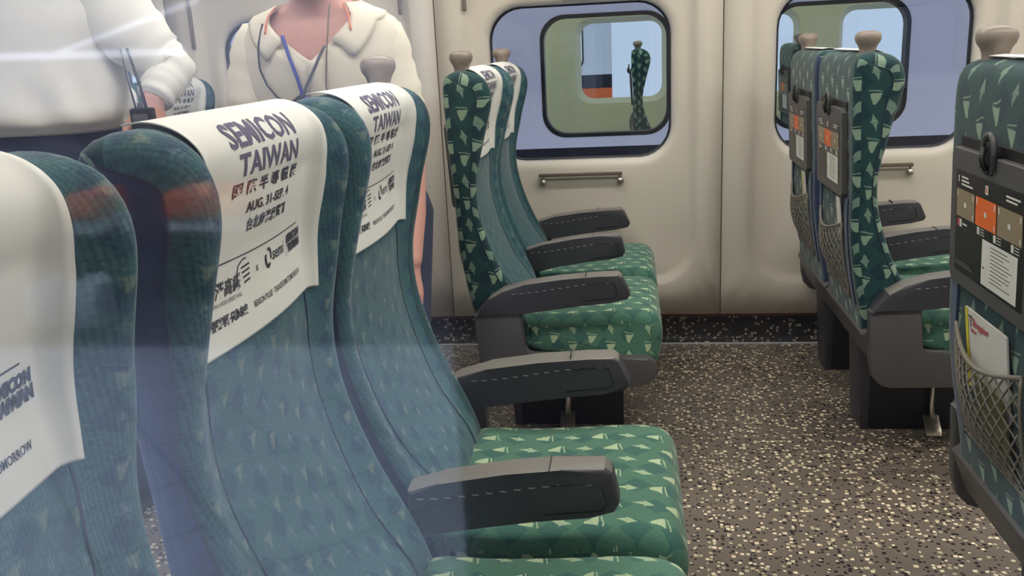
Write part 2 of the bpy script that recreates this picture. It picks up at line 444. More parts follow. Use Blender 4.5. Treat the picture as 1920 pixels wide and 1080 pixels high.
# ------------------------------------------------------------------ seat parts
MIDARM = [(-.25, .520), (-.20, .533), (-.10, .550), (-.02, .558), (.045, .561), (.056, .552), (.066, .505), (.058, .490), (.02, .482), (-.06, .474), (-.14, .462), (-.25, .436)]
OUTARM = [(-.340, .440), (-.325, .468), (-.300, .494), (-.262, .517), (-.20, .533), (-.10, .546), (.0, .553), (.050, .556), (.060, .548), (.082, .500), (.074, .488), (.03, .480), (-.05, .472), (-.13, .462), (-.20, .452)]
def build_arm(parent, y, outer=0):
    bm = bmesh.new()
    if outer:
        prism(bm, OUTARM, y-.030, y+.030, .008)
    else: prism(bm, MIDARM, y-.025, y+.025, .007)
    bmesh.ops.recalc_face_normals(bm, faces=bm.faces); bm.normal_update()
    for f in bm.faces:
        if f.normal.z > .75: f.material_index = 1
    a = finish('armrest', bm, [GREYD, ARMTOP], parent, angle=40)
    for sg in (-1, 1):
        bm = bmesh.new(); w = (.0301 if outer else .0251)
        # raised end pad with a groove, and pale dashes painting the gloss glints along the flank
        k = 0; x = -.235
        while x < .035:
            zz = .508 + .028*sstep(-.25, .02, x)
            box(bm, x, x+.010, y+sg*w-.0007, y+sg*w+.0007, zz-.0009, zz+.0009); x += .021
        finish('groove_glints', bm, GLINT, a, smooth=False)
        bm = bmesh.new()
        pts = [(-.045, .486), (.040, .494), (.048, .506), (.040, .534), (.028, .538), (-.03, .533)]
        tube(bm, [(px, y+sg*w, pz) for px, pz in pts], .0012, 6)
        finish('end_groove', bm, BLACK, a)
    bm = bmesh.new()   # joint between the tip cap and the arm top
    prism(bm, [(-.036, .5525), (-.0345, .5525), (-.0345, .5585), (-.036, .5585)], y-.0245, y+.0245)
    finish('cap_joint', bm, BLACK, a, smooth=False)
    return a
LPANEL = [(-.344, .446), (-.336, .30), (-.326, .262), (-.305, .240), (-.28, .233), (.10, .236), (.128, .244), (.146, .262), (.152, .285), (.146, .308), (.128, .320), (-.185, .324), (-.203, .330), (-.212, .345), (-.214, .458)]
def build_lpanel(parent, y):
    bm = bmesh.new(); prism(bm, LPANEL, y-.017, y+.017, .006)
    return finish('side_skirt', bm, GREY, parent, angle=40)
def build_cushion(parent, w=.214):
    bm = bmesh.new()
    pr = [(-.215, .330), (-.225, .380), (-.220, .415), (-.195, .426), (-.12, .424), (-.02, .428), (.07, .434), (.120, .432), (.150, .420), (.166, .395), (.169, .360), (.162, .315), (.148, .275), (.130, .262), (.10, .270), (.02, .290), (-.1, .300)]
    n = len(pr)
    us = [-w, -w+.003, -w+.009, -w+.018, -w+.03] + [-w+.03+(2*w-.06)*i/8 for i in range(1, 8)] + [w-.03, w-.018, w-.009, w-.003, w]
    cx = sum(p[0] for p in pr)/n; cz = sum(p[1] for p in pr)/n
    # densify outline
    out = []
    for i in range(n):
        p0, p1, p2, p3 = pr[i-1], pr[i], pr[(i+1) % n], pr[(i+2) % n]
        for k in range(4):
            t = k/4
            out.append(tuple(.5*((2*p1[j])+(-p0[j]+p2[j])*t+(2*p0[j]-5*p1[j]+4*p2[j]-p3[j])*t*t+(-p0[j]+3*p1[j]-3*p2[j]+p3[j])*t**3) for j in (0, 1)))
    g = []; L = uvl(bm); arc = [0]
    for a, b in zip(out, out[1:]+out[:1]): arc.append(arc[-1]+math.dist(a, b))
    for u in us:
        a = abs(u)-(w-.03); inn = 0
        if a > 0: inn = .030-math.sqrt(max(0, .0009-min(a, .03)**2))
        ring = []
        for (x, z) in out:
            i = out.index((x, z)); q0, q1 = out[i-1], out[(i+1) % len(out)]
            dx, dz = q1[0]-q0[0], q1[1]-q0[1]; l = math.hypot(dx, dz) or 1
            nx, nz = -dz/l, dx/l
            cr = .004*math.cos(u/w*math.pi/2) if z > .41 else 0
            ring.append(bm.verts.new((x-nx*inn, u, z-nz*inn+cr)))
        g.append(ring)
    m = len(out)
    for a in range(len(us)-1):
        for i in range(m):
            f = bm.faces.new([g[a][i], g[a+1][i], g[a+1][(i+1) % m], g[a][(i+1) % m]])
            for l, (aa, ii) in zip(f.loops, ((a, i), (a+1, i), (a+1, i+1), (a, i+1))):
                l[L].uv = (us[aa]+.2, arc[ii])
    f0 = bm.faces.new(g[0]); f1 = bm.faces.new(g[-1][::-1])
    for f in (f0, f1):
        for l in f.loops: l[L].uv = (l.vert.co.x, l.vert.co.z)
    bmesh.ops.recalc_face_normals(bm, faces=bm.faces)
    return finish('seat_cushion', bm, F_CUSH, parent, keep_uv=True)
def build_knob(parent, y):
    bm = bmesh.new()
    pr = [(.022, -.030), (.0215, -.012), (.020, .0), (.0205, .006), (.0235, .015), (.0285, .022), (.0315, .030), (.0315, .038), (.028, .045), (.019, .0495), (.006, .051)]
    lathe(bm, pr, (XK0, y, 1.098), 28, sx=1.0, sy=1.15)
    return finish('corner_knob', bm, KNOB, parent)
XK0 = -.357

# rear of the seat: tray, catch, pocket
TRX0 = -.392
def rear_x(z):
    best = None
    for i in range(200):
        s = S_TOP+(PTOT-S_TOP)*i/199; x, zz = prof_at(s)
        if best is None or abs(zz-z) < best[0]: best = (abs(zz-z), x)
    return best[1]
def build_rear(parent):
    # dark recess band above the tray
    zt, zb, hw = .958, .728, .163
    x0 = lambda z: rear_x(z)-.016
    t = None
    bm = bmesh.new()
    # slab following the rear line, with a notch for the catch
    pts = [(-hw, zb+.012), (-hw+.012, zb), (hw-.012, zb), (hw, zb+.012), (hw, zt-.010), (hw-.010, zt), (.024, zt), (.020, zt-.022), (.010, zt-.030), (-.010, zt-.030), (-.020, zt-.022), (-.024, zt), (-hw+.010, zt), (-hw, zt-.010)]
    a = [bm.verts.new((x0(z)+.014, y, z)) for y, z in pts]; b = [bm.verts.new((x0(z), y, z)) for y, z in pts]
    n = len(pts); bm.faces.new(a); bm.faces.new(b[::-1])
    for i in range(n): bm.faces.new([a[i], b[i], b[(i+1) % n], a[(i+1) % n]])
    bmesh.ops.bevel(bm, geom=list({e for e in bm.edges if abs(e.verts[0].co.x-e.verts[1].co.x) < .006}), offset=.002, segments=1, affect='EDGES')
    t = finish('tray_table', bm, GREY, parent, smooth=False)
    # sticker with seat plan
    bm = bmesh.new()
    def q(y0, y1, z0, z1, mi, lift):
        vs = [bm.verts.new((x0(z)-lift, y, z)) for y, z in ((y0, z0), (y0, z1), (y1, z1), (y1, z0))]
        bm.faces.new(vs).material_index = mi
    # screen left is +y seen from behind
    q(-.138, .138, .752, .922, 0, .0008)
    for (y0, y1, mi) in ((.132, .052, 1), (.048, -.036, 2), (-.040, -.130, 1)):
        q(y1, y0, .846, .892, mi, .0014)
        c = (y0+y1)/2
        q(c-.005, c+.005, .864, .872, 3, .0018)
        for yy in (y0-.008, y1+.004): q(yy, yy+.004, .880, .889, 3, .0018)
        q(y1+.004, y1+.008, .850, .857, 3, .0018)
    q(.126, .122, .903, .914, 3, .0014)
    for i, l in enumerate((.03, .034, .05)): q(.112-l, .112, .911-i*.006, .914-i*.006, 3, .0014)
    for k in range(12):
        aa = 2*math.pi*k/12
    q(.004-.006, .004+.006, .900, .914, 3, .0014); q(.004-.002, .004+.002, .903, .911, 2, .0018)
    for i, l in enumerate((.05, .04)): q(-.07-l, -.07, .909-i*.006, .912-i*.006, 3, .0014)
    q(.128, .120, .829, .842, 4, .0014); q(.118, .108, .829, .842, 3, .0014)
    q(.104-.02, .104, .834, .837, 3, .0014)
    for yy in (.040, -.026, -.092):
        q(yy-.010, yy, .831, .844, 3, .0014)
        for i in range(3): q(yy-.030, yy-.014, .842-i*.0045, .8432-i*.0045, 3, .0014)
    rnd = random.Random(3)
    z = .818
    while z > .760:
        q(.132-.085*rnd.uniform(.6, 1), .132, z, z+.0016, 5, .0014); z -= .0045
    q(-.118, .016, .757, .829, 3, .0016)
    z = .822
    while z > .762:
        q(-.106*rnd.uniform(.6, 1), -.02, z, z+.0016, 5, .0024); z -= .006
    q(.003, .012, .783, .786, 5, .0024)
    finish('seat_plan_sticker', bm, [STK, BEIGE, ORANGE, WHITEI, REDI, GREYI], t, smooth=False)
    # catch
    bm = bmesh.new()
    arch = []
    for k in range(9): arch.append((.021*math.cos(math.pi*k/8), .972+.020*math.sin(math.pi*k/8)+.0))
    pts3 = [(x0(.95)-.003, .021, .940)]+[(x0(.97)-.003, y, z) for y, z in arch]+[(x0(.95)-.003, -.021, .940)]
    tube(bm, pts3, .0045, 8)
    cb = finish('catch_housing', bm, GREY, parent)
    bm = bmesh.new()
    box(bm, x0(.96)-.004, x0(.96)+.002, -.013, .013, .930, .982, .003)
    tube(bm, [(x0(.96)-.007, -.006, .938), (x0(.96)-.012, .001, .955), (x0(.96)-.008, .006, .972)], .0045, 8)
    finish('catch_lever', bm, BLACK, parent)
    bm = bmesh.new()
    box(bm, rear_x(.97)-.004, rear_x(.97)+.01, -.160, .160, .955, .975, .002)
    finish('tray_recess', bm, BLACK, parent, smooth=False)
    # dark channels either side of the pocket
    for sg in (-1, 1):
        bm = bmesh.new(); pts = []
        zz = [.728, .66, .58, .50, .44]
        g = []
        for z in zz:
            xx = rear_x(z)-.002
            g.append([bm.verts.new((xx-.003, sg*.150, z)), bm.verts.new((xx-.003, sg*.176, z)), bm.verts.new((xx+.006, sg*.176, z)), bm.verts.new((xx+.006, sg*.150, z))])
        for A, B in zip(g, g[1:]):
            for k in range(4): bm.faces.new([A[k], A[(k+1) % 4], B[(k+1) % 4], B[k]])
        bm.faces.new(g[0]); bm.faces.new(g[-1])
        finish('rear_channel', bm, NAVY, parent, smooth=False)
    # net pocket: diamond mesh bulging backward, edged with a cord
    bm = bmesh.new(); z0, z1, hw2 = .455, .655, .135
    def np_(y, t):
        z = z0+(z1-z0)*t
        top = 1 if t > .9 else 1
        bul = .030*math.sin(math.pi*min(1, t*.75+.0))*math.cos(y/hw2*math.pi/2*.92)+.006
        zz = z-.03*t*math.cos(y/hw2*math.pi/2)
        return Vector((rear_x(z)-bul, y, zz))
    nd = 11
    for sg in (-1, 1):
        for k in range(-nd, nd+1):
            pts = []
            for j in range(0, 25):
                t = j/24; y = (k/nd)*hw2*2+sg*(t-.5)*hw2*1.1
                if abs(y) <= hw2: pts.append(np_(y, t))
            if len(pts) > 2: tube(bm, pts, .0019, 4)
    tube(bm, [np_(-hw2+2*hw2*i/16, 1) for i in range(17)], .004, 6)
    tube(bm, [np_(-hw2, i/10) for i in range(11)], .003, 6); tube(bm, [np_(hw2, i/10) for i in range(11)], .003, 6)
    tube(bm, [np_(-hw2+2*hw2*i/16, 0) for i in range(17)], .003, 6)
    finish('net_pocket', bm, NET, parent)
STK = mat('sticker_black', (26, 22, 24), .35); BEIGE = mat('sticker_beige', (150, 134, 108), .5); ORANGE = mat('sticker_orange', (236, 112, 46), .5)
WHITEI = mat('sticker_white', (226, 224, 216), .5); REDI = mat('sticker_red', (190, 60, 70), .5); GREYI = mat('sticker_grey', (120, 116, 112), .5)
def build_skirt(parent, y0, y1):
    bm = bmesh.new()
    prism(bm, [(-.352, .372), (-.338, .384), (-.325, .380), (-.285, .30), (-.282, .272), (-.300, .268), (-.318, .285)], y0, y1, .003)
    return finish('rear_skirt', bm, GREY, parent, angle=35)

def make_seat(ymid, lab, group, near_side, far_side, arms=(), outer=(), knob=None):
    """ymid: seat centre line; near_side/far_side flank materials; arms: offsets of inner arms; outer: offsets of aisle or wall arms"""
    root = empty('passenger_chair', (0, ymid, 0), lab, 'seat', group)
    build_back(root, -1 if near_side is F_SIDE else (1 if far_side is F_SIDE else 0), (near_side is NAVY, far_side is NAVY))
    build_side(root, -1, near_side); build_side(root, 1, far_side)
    for s in (-1, 1): build_piping(root, s); build_bolster_seam(root, s)
    build_cushion(root); build_rear(root); build_skirt(root, -.232, .232)
    bm = bmesh.new(); box(bm, -.30, .13, -.21, .21, .262, .325, .01); finish('seat_pan', bm, BLACK, root, angle=40)
    for a in arms: build_arm(root, a)
    for a in outer: build_arm(root, a, 1); build_lpanel(root, a+(.004 if a > 0 else -.004))
    if knob is not None: build_knob(root, knob)
    return root

H = DA/2
nearmid = [NEAR[0]-H-.020, NEAR[1]-H-.002, NEAR[2]-H-.022]     # aisle, middle, window
farmid = [FAR[0]+H, FAR[1]+H]
GN = 'seats of the near three-seat rows'; GF = 'seats of the far two-seat rows'
KO = H-.090
seatC = make_seat(nearmid[0], 'teal aisle seat of the foreground row with a grey corner knob on top', GN, NAVY, F_SIDE, (), (H+.02,), KO+.020)
seatB = make_seat(nearmid[1], 'teal patterned middle seat of the foreground row, whole printed white cover in plain view', GN, NAVY, NAVY, (H-.004,), (), None)
seatA = make_seat(nearmid[2], 'teal patterned window seat at the far left edge, partly cut off by the frame', GN, F_SIDE, NAVY, (H,), (-H,), -KO)
seatF1 = make_seat(farmid[0], 'green leaf patterned seat across the aisle, between panel seam and left window', GF, F_SIDE, NAVY, (H,), (-H,), -KO)
seatF2 = make_seat(farmid[1], 'green seat right beside the left window, behind the leaf patterned aisle seat', GF, NAVY, F_SIDE, (), (H,), KO)
def recline(root, ang):
    """lean a backrest and all it carries about its hinge"""
    h = Vector((-.28, 0, .43)); R = Matrix.Rotation(-ang, 3, 'Y')
    for c in root.children:
        if c.name.split('.')[0] in ('backrest', 'side_panel', 'piping', 'seam', 'tray_table', 'catch_housing', 'catch_lever', 'tray_recess', 'rear_channel', 'net_pocket', 'corner_knob', 'cloth', 'heading_print', 'date_print', 'logo_print'):
            c.rotation_euler = (0, -ang, 0); c.location = h-R@h
RB, RA = .018, .055
recline(seatB, RB); recline(seatA, RA)
def put(src, row, lab, y=None, group=None):
    c = copy_tree(src); c.location = (row*P, src.location.y if y is None else y, 0); c['label'] = lab
    if group: c['group'] = group
    return c
put(seatC, 1, 'green seat cut by the right frame edge, its large tray sticker facing the viewer')
put(seatF1, 1, 'green aisle seat right of centre seen from behind, leaf patterned flank fully visible')
put(seatF2, 1, 'green window seat on the right seen from behind, nearest the far wall')
fm1 = put(seatF1, -1, 'seat with white printed cover seen between the two men, in the row behind')
fm2 = put(seatF2, -1, 'seat half hidden behind the white polo man, in the row behind by the wall')

fm1.location.x -= .14; fm2.location.x -= .14
# ------------------------------------------------------------------ pedestals
def pedestal(x, y0, y1, lab, lever=True, sgn=-1, dx=0):
    r = empty('seat_pedestal', (x, (y0+y1)/2, 0), lab, 'pedestal', 'black pedestals under the seats')
    d = (y1-y0)/2
    bm = bmesh.new(); box(bm, -.278, .056, -d, d, 0, .262, .004); finish('box', bm, BLACK, r, angle=40)
    bm = bmesh.new(); prism(bm, [(-.300, .262), (-.284, .0), (-.262, 0), (-.262, .262)], -d-.004, d+.004, .004); finish('front_leg', bm, GREYD, r, angle=40)
    if lever:
        bm = bmesh.new()
        tube(bm, [(-.113+dx, sgn*(d+.006), .16), (-.113+dx, sgn*(d+.010), .08), (-.115+dx, sgn*(d+.03), .05)], .012, 8, flat=.35)
        finish('lever_arm', bm, STEEL, r)
        bm = bmesh.new(); prism(bm, [(sgn*(d+.012), .052), (sgn*(d+.050), .020), (sgn*(d+.058), .006), (sgn*(d+.052), .004), (sgn*(d+.040), .016), (sgn*(d+.004), .046)], -.138+dx, -.094+dx, .002, axis='x')
        finish('foot_pedal', bm, STEEL, r, angle=30)
    return r
pedestal(0, 2.375, 2.50, 'black pedestal with steel foot pedal under the seat left of the centre aisle floor')
pedestal(0, 2.86, 2.98, 'black pedestal near the wall under the far left window seat', False)
pedestal(P, 2.357, 2.48, 'black pedestal with steel foot pedal under the seat on the right across the aisle', dx=.025)
pedestal(P, 2.86, 2.98, 'black pedestal near the wall under the right-hand window seat', False)
pedestal(0, 1.10, 1.22, 'black pedestal beneath the foreground aisle seat, mostly hidden by its armrest', True, 1)
pedestal(P, 1.10, 1.22, 'pedestal under the seat cut by the right frame edge, pedal tip showing', True, 1)

# ------------------------------------------------------------------ headrest covers with print
S_FRONT = min((abs(prof_at(i*PTOT/800)[1]-.850)+(0 if i*PTOT/800 < S_TOP else 9), i*PTOT/800) for i in range(801))[1]
CW = .162
def cover_pt(u, v, off=.0):
    """v: distance down from the top line, positive to the front"""
    s = S_TOP - v
    base = back_pt(u, s, .0045+off)
    # cloth bridges the hollow between the bolsters a little
    return base
def build_cover(name, lab, loc, print_=True):
    root = empty(name, loc, lab, 'headrest cover', 'printed white headrest covers')
    VF = S_TOP-S_FRONT; VB = -.035
    bm = bmesh.new(); nu, nv = 60, 130
    g = [[[bm.verts.new(cover_pt(-CW+2*CW*i/nu, VB+(VF-VB)*j/nv, o + .0005*noise.noise(Vector((i*.056, j*.044, 2))))) for i in range(nu+1)] for j in range(nv+1)] for o in (0, .0014)]
    for j in range(nv):
        for i in range(nu):
            for k in (0, 1): bm.faces.new([g[k][j][i], g[k][j][i+1], g[k][j+1][i+1], g[k][j+1][i]])
    for j in range(nv):
        for i in (0, nu): bm.faces.new([g[0][j][i], g[0][j+1][i], g[1][j+1][i], g[1][j][i]])
    for i in range(nu):
        for j in (0, nv): bm.faces.new([g[0][j][i], g[0][j][i+1], g[1][j][i+1], g[1][j][i]])
    finish('cloth', bm, CLOTH, root)
    # print: screen right = +y ; text x -> y, text y -> -v
    def put_text(b, s, size, cx, v, bold=0, shear=0, sx=1.0, align='CENTER', mi=0):
        src = text_tris(s, size, bold, shear, align)
        merge(b, src, lambda c: cover_pt(cx+c.x*sx, v-c.y, .0021), mi)
    def stroke(b, pts, w, mi=0):
        pts = [Vector((p[0], p[1], 0)) for p in pts]
        for a, c in zip(pts, pts[1:]):
            d = (c-a); n = Vector((-d.y, d.x, 0)).normalized()*w/2
            k = max(1, int(d.length/.01))
            for i in range(k):
                p, q = a+d*i/k, a+d*(i+1)/k
                vs = [b.verts.new(cover_pt(t.x, t.y, .0021)) for t in (p-n, p+n, q+n, q-n)]
                b.faces.new(vs).material_index = mi
    bm = bmesh.new()
    put_text(bm, 'SEMICON', .044, .000, .050, .0012, 0, .93)
    put_text(bm, 'TAIWAN', .044, .008, .090, .0012, 0, .93)
    finish('heading_print', bm, INKV, root, smooth=False)
    bm = bmesh.new()
    put_text(bm, '國 際 半 導 體 展', .0245, .006, .122, .0006)
    put_text(bm, 'AUG. 31-SEP. 4', .0185, .010, .149, .0005)
    put_text(bm, '台北南港展覽館', .0160, .010, .171, .0004)
    stroke(bm, [(-.125, .200), (.125, .200)], .0016)
    finish('date_print', bm, INK, root, smooth=False)
    bm = bmesh.new()
    put_text(bm, '台灣高鐵', .0180, -.090, .233, .0003, .25)
    put_text(bm, 'TAIWAN HIGH SPEED RAIL', .0062, -.090, .242, 0, 0)
    for k in range(4):     # stylised speed-stripe mark
        stroke(bm, [(-.050+.002*k, .214+.0055*k), (-.030, .2125+.0055*k)], .0022)
    stroke(bm, [(-.056, .232), (-.060, .220), (-.056, .210), (-.046, .205), (-.038, .205)], .0018)
    put_text(bm, 'x', .014, -.010, .226)
    lens = [(.022+.010*math.cos(a)*.7, .219+.010*math.sin(a)) for a in [math.pi*(.25+.9*i/8) for i in range(9)]]
    stroke(bm, lens, .0045)
    stroke(bm, [(.024+.010*math.cos(a)*.7, .219+.010*math.sin(a)) for a in [math.pi*(1.35+.75*i/8) for i in range(9)]], .0035)
    put_text(bm, 'semi', .0210, .055, .225, .0002)
    stroke(bm, [(.0835, .208), (.0835, .232)], .0009)
    put_text(bm, 'SEMICON', .0135, .111, .217, .0009, .1, .88)
    put_text(bm, 'TAIWAN', .0135, .113, .229, .0009, .1, .88)
    put_text(bm, '引領創新·只為未來', .0112, -.085, .262, .0006, 0, .85)
    put_text(bm, 'REASON PULSE · TRANSFORM TOMORROW', .0098, .045, .262, .0001, 0, .78)
    finish('logo_print', bm, INK, root, smooth=False)
    return root
cov = build_cover('headrest_cover', 'white headrest cover reading SEMICON TAIWAN in full, hung over the middle foreground seat', (0, nearmid[1], 0))
def cover_at(row, y, lab): 
    c = copy_tree(cov); c.location = (row*P, y, 0); c['label'] = lab; return c
cover_at(0, nearmid[0], 'white printed headrest cover on the foreground aisle seat, just below the grey knob')
cvA = cover_at(0, nearmid[2], 'white headrest cover cut by the left frame edge, TOMORROW at its corner')
cover_at(0, farmid[0], 'white headrest cover seen obliquely on the green aisle seat left of the window')
cover_at(0, farmid[1], 'narrow sliver of white headrest cover on the green seat nearest the far window')
cover_at(1, nearmid[0], 'white headrest cover atop the seat cut by the right frame edge')
cover_at(1, farmid[0], 'white headrest cover top behind the knob of the right-hand aisle seat')
cover_at(1, farmid[1], 'white headrest cover top on the right-hand window seat beside the wall')
cm1 = cover_at(-1, farmid[0], 'white headrest cover reading TAIWAN seen between the two men in the row behind')
cm2 = cover_at(-1, farmid[1], 'white headrest cover peeping out beside the polo man\'s sleeve')

cm1.location.x -= .14; cm2.location.x -= .14
recline(cov, RB); recline(cvA, RA); cvA.location.y -= .02
# leaflets and magazines in the pockets
def card(name, lab, cat, x, y, z0, z1, hw, m, strip=None, txt=None, tilt=0):
    r = empty(name, (x, y, 0), lab, cat, 'papers in the seat pockets')
    bm = bmesh.new(); xa, xb = rear_x(z0)-.004, rear_x(min(z1, .72))-.010
    a = [(xa, -hw, z0), (xa, hw, z0+tilt), (xb, hw, z1+tilt), (xb, -hw, z1)]
    f = [bm.verts.new(p) for p in a]; b = [bm.verts.new((p[0]-.003, p[1], p[2])) for p in a]
    bm.faces.new(f); bm.faces.new(b[::-1])
    for i in range(4): bm.faces.new([f[i], b[i], b[(i+1) % 4], f[(i+1) % 4]])
    finish('sheet', bm, m, r, smooth=False)
    if strip:
        bm = bmesh.new(); s = [(xa-.0038, hw-.012, z0+tilt), (xa-.0038, hw, z0+tilt), (xb-.0038, hw, z1+tilt), (xb-.0038, hw-.012, z1+tilt)]
        bm.faces.new([bm.verts.new(p) for p in s]); finish('coloured_edge', bm, strip, r, smooth=False)
    if txt:
        bm = bmesh.new()
        for s, size, yy, zz, mi in txt:
            src = text_tris(s, size, .0006, 0, 'LEFT', 0)
            merge(bm, src, lambda c: Vector((xb-.0042+(xa-xb)*max(0, (z1-zz-c.y)/(z1-z0)), yy-c.x, zz+c.y)), mi)
        finish('printed_words', bm, [INK, REDI], r, smooth=False)
YEL = mat('yellow_edge', (226, 214, 60), .6); PAPER = mat('white_paper', (222, 220, 212), .6); OLIVE = mat('olive_magazine', (110, 112, 70), .5, vary=.5, vscale=30)
card('leaflet', 'white shopping leaflet with yellow edge in the net pocket at the right edge', 'leaflet', P, nearmid[0], .56, .700, .085, PAPER, YEL, [('T', .026, .068, .672, 0), ('Shopping', .018, .052, .676, 1), ('2022 - 07', .006, .060, .664, 1)])
card('magazine', 'olive brown magazine behind the netting of the seat cut by the right frame edge', 'magazine', P-.004, nearmid[0]-.03, .47, .60, .06, OLIVE)
card('paper_slip', 'white paper slip standing in the net pocket of the right-hand aisle seat', 'paper', P, farmid[0]-.10, .60, .720, .020, PAPER)
card('paper_slip', 'pale slip with yellow edge in the pocket of the right-hand window seat', 'paper', P, farmid[1]-.08, .60, .720, .025, PAPER, YEL)

# ------------------------------------------------------------------ cabin shell
def rrect(cx, cz, hx, hz, r, n=96):
    """points of a rounded rectangle at n equal-angle directions"""
    out = []
    for k in range(n):
        a = 2*math.pi*k/n; dx, dz = math.cos(a), math.sin(a)
        lo, hi = 0, 3
        for _ in range(32):
            t = (lo+hi)/2; x, z = abs(dx*t), abs(dz*t)
            qx, qz = x-(hx-r), z-(hz-r)
            ins = (x <= hx and z <= hz) if (qx <= 0 or qz <= 0) else (qx*qx+qz*qz <= r*r)
            if ins: lo = t
            else: hi = t
        out.append((cx+dx*lo, cz+dz*lo))
    return out
WCX, WCZ, WHX, WHZ, WR = -.095, 1.010, .338, .288, .125
def rect_dir(cx, cz, x0, x1, z0, z1, n=96):
    out = []
    cs = [(x0, z0), (x1, z0), (x1, z1), (x0, z1)]
    for k in range(n):
        a = 2*math.pi*k/n; dx, dz = math.cos(a), math.sin(a)
        t = min([(x1-cx)/dx if dx > 1e-9 else 1e9, (x0-cx)/dx if dx < -1e-9 else 1e9, (z1-cz)/dz if dz > 1e-9 else 1e9, (z0-cz)/dz if dz < -1e-9 else 1e9])
        out.append([cx+dx*t, cz+dz*t])
    for c in cs:   # snap nearest direction to each corner
        i = min(range(n), key=lambda i: math.dist(out[i], c)); out[i] = list(c)
    return out
def wall_unit(name, n, y, sg, lab=None, zt=2.10):
    """one wall panel with its window; sg=+1 recess goes to +y"""
    cx = WCX+n*P; x0, x1 = XSEAM+n*P+.002, XSEAM+(n+1)*P-.002
    rings = [(rect_dir(cx, WCZ, x0, x1, .124, zt), 0.0),
             (rrect(cx, .88, .455, .66, .20), 0.0)]
    def sh(hx, z0, z1, r): return rrect(cx, WCZ, 1, 1, .1)
    def rr2(hx, z0, z1, r):
        """rounded rectangle not centred on WCZ, sampled from WCZ centre"""
        out = []
        mz, hz = (z0+z1)/2, (z1-z0)/2
        for k in range(96):
            a = 2*math.pi*k/96; dx, dz = math.cos(a), math.sin(a); lo, hi = 0, 3
            for _ in range(32):
                t = (lo+hi)/2; x, z = abs(dx*t), abs(WCZ+dz*t-mz)
                qx, qz = x-(hx-r), z-(hz-r)
                ins = (x <= hx and z <= hz) if (qx <= 0 or qz <= 0) else (qx*qx+qz*qz <= r*r)
                if ins: lo = t
                else: hi = t
            out.append((cx+dx*lo, WCZ+dz*lo))
        return out
    rings = [(rect_dir(cx, WCZ, x0, x1, .124, zt), 0.0),
             (rr2(.432, .235, 1.46, .16), 0.0),
             (rr2(.424, .243, 1.45, .155), .006),
             (rr2(.408, .258, 1.43, .150), .026),
             (rr2(.396, .270, 1.41, .150), .034),
             (rr2(.385, .62, 1.35, .160), .036),
             (rr2(WHX+.030, WCZ-WHZ-.034, WCZ+WHZ+.026, WR+.03), .036),
             (rr2(WHX+.018, WCZ-WHZ-.020, WCZ+WHZ+.014, WR+.02), .038),
             (rr2(WHX+.006, WCZ-WHZ-.005, WCZ+WHZ+.005, WR+.005), .046),
             (rr2(WHX, WCZ-WHZ, WCZ+WHZ, WR), .060)]
    bm = bmesh.new(); vr = []
    for pts, d in rings:
        vr.append([bm.verts.new((p[0], y+sg*d, p[1])) for p in pts])
    for A, B in zip(vr, vr[1:]):
        for k in range(96): bm.faces.new([A[k], A[(k+1) % 96], B[(k+1) % 96], B[k]])
    # return edge at the foot and a backing so the panel has thickness
    lo = [v for v in vr[0] if abs(v.co.z-.124) < 1e-4]
    o = finish(name, bm, WALL, None, angle=50); tag(o, kind='structure')
    md = o.modifiers.new('thickness', 'SOLIDIFY'); md.thickness = .006; md.offset = -1 if sg > 0 else 1
    # gasket
    bm = bmesh.new()
    pts = rr2(WHX-.001, WCZ-WHZ+.001, WCZ+WHZ-.001, WR); pts2 = rr2(WHX-.012, WCZ-WHZ+.012, WCZ+WHZ-.012, WR-.01)
    rs = []
    for pp, d in ((pts, .057), (pts2, .062), (pts2, .078), (pts, .078)):
        rs.append([bm.verts.new((p[0], y+sg*d, p[1])) for p in pp])
    for a in range(4):
        A, B = rs[a], rs[(a+1) % 4]
        for k in range(96): bm.faces.new([A[k], A[(k+1) % 96], B[(k+1) % 96], B[k]])
    w = finish('window_%d' % (n+10 if sg > 0 else n+20), bm, BLACKG, None, angle=40); tag(w, kind='structure')
    # pane
    bm = bmesh.new(); pp = rr2(WHX-.004, WCZ-WHZ+.004, WCZ+WHZ-.004, WR-.004)
    bm.faces.new([bm.verts.new((p[0], y+sg*.070, p[1])) for p in pp]); 
    finish('pane', bm, GLASSF if sg > 0 else GLASS, w, smooth=False)
    return o
for n in range(-2, 4): wall_unit('wall_far', n, YW, 1)
for n in range(-2, 4): wall_unit('wall_near', n, -.03, -1)
# panel gaps, backing behind the seams
def struct(name, bm, m, angle=30): return tag(finish(name, bm, m, None, angle=angle), kind='structure')
for n in range(-2, 5):
    bm = bmesh.new(); x = XSEAM+n*P
    box(bm, x-.006, x+.006, YW+.003, YW+.008, .124, 2.1); struct('trim_1', bm, SEAM)
bm = bmesh.new(); box(bm, CABX0, CABX1, YW+.001, YW+.012, .112, .123); struct('trim_2', bm, RED)
bm = bmesh.new()
prism(bm, [(YW+.045, .125), (YW+.045, .03), (YW+.035, .010), (YW+.012, .001), (YW+.012, -.01), (YW+.06, -.01), (YW+.06, .125)], CABX0, CABX1, axis='x')
struct('baseboard_far', bm, COVE)
bm = bmesh.new(); box(bm, CABX0, CABX1, YW-.002, YW+.005, .0, .0045); struct('trim_3', bm, mat('pale_floor_strip', (190, 190, 186), .4))
bm = bmesh.new(); box(bm, CABX0, CABX1, -.14, YW+.07, -.03, 0); fl = struct('floor', bm, FLOOR)
bm = bmesh.new(); box(bm, CABX0, CABX1, -.14, YW+.07, 2.10, 2.13); struct('ceiling', bm, CEILM)
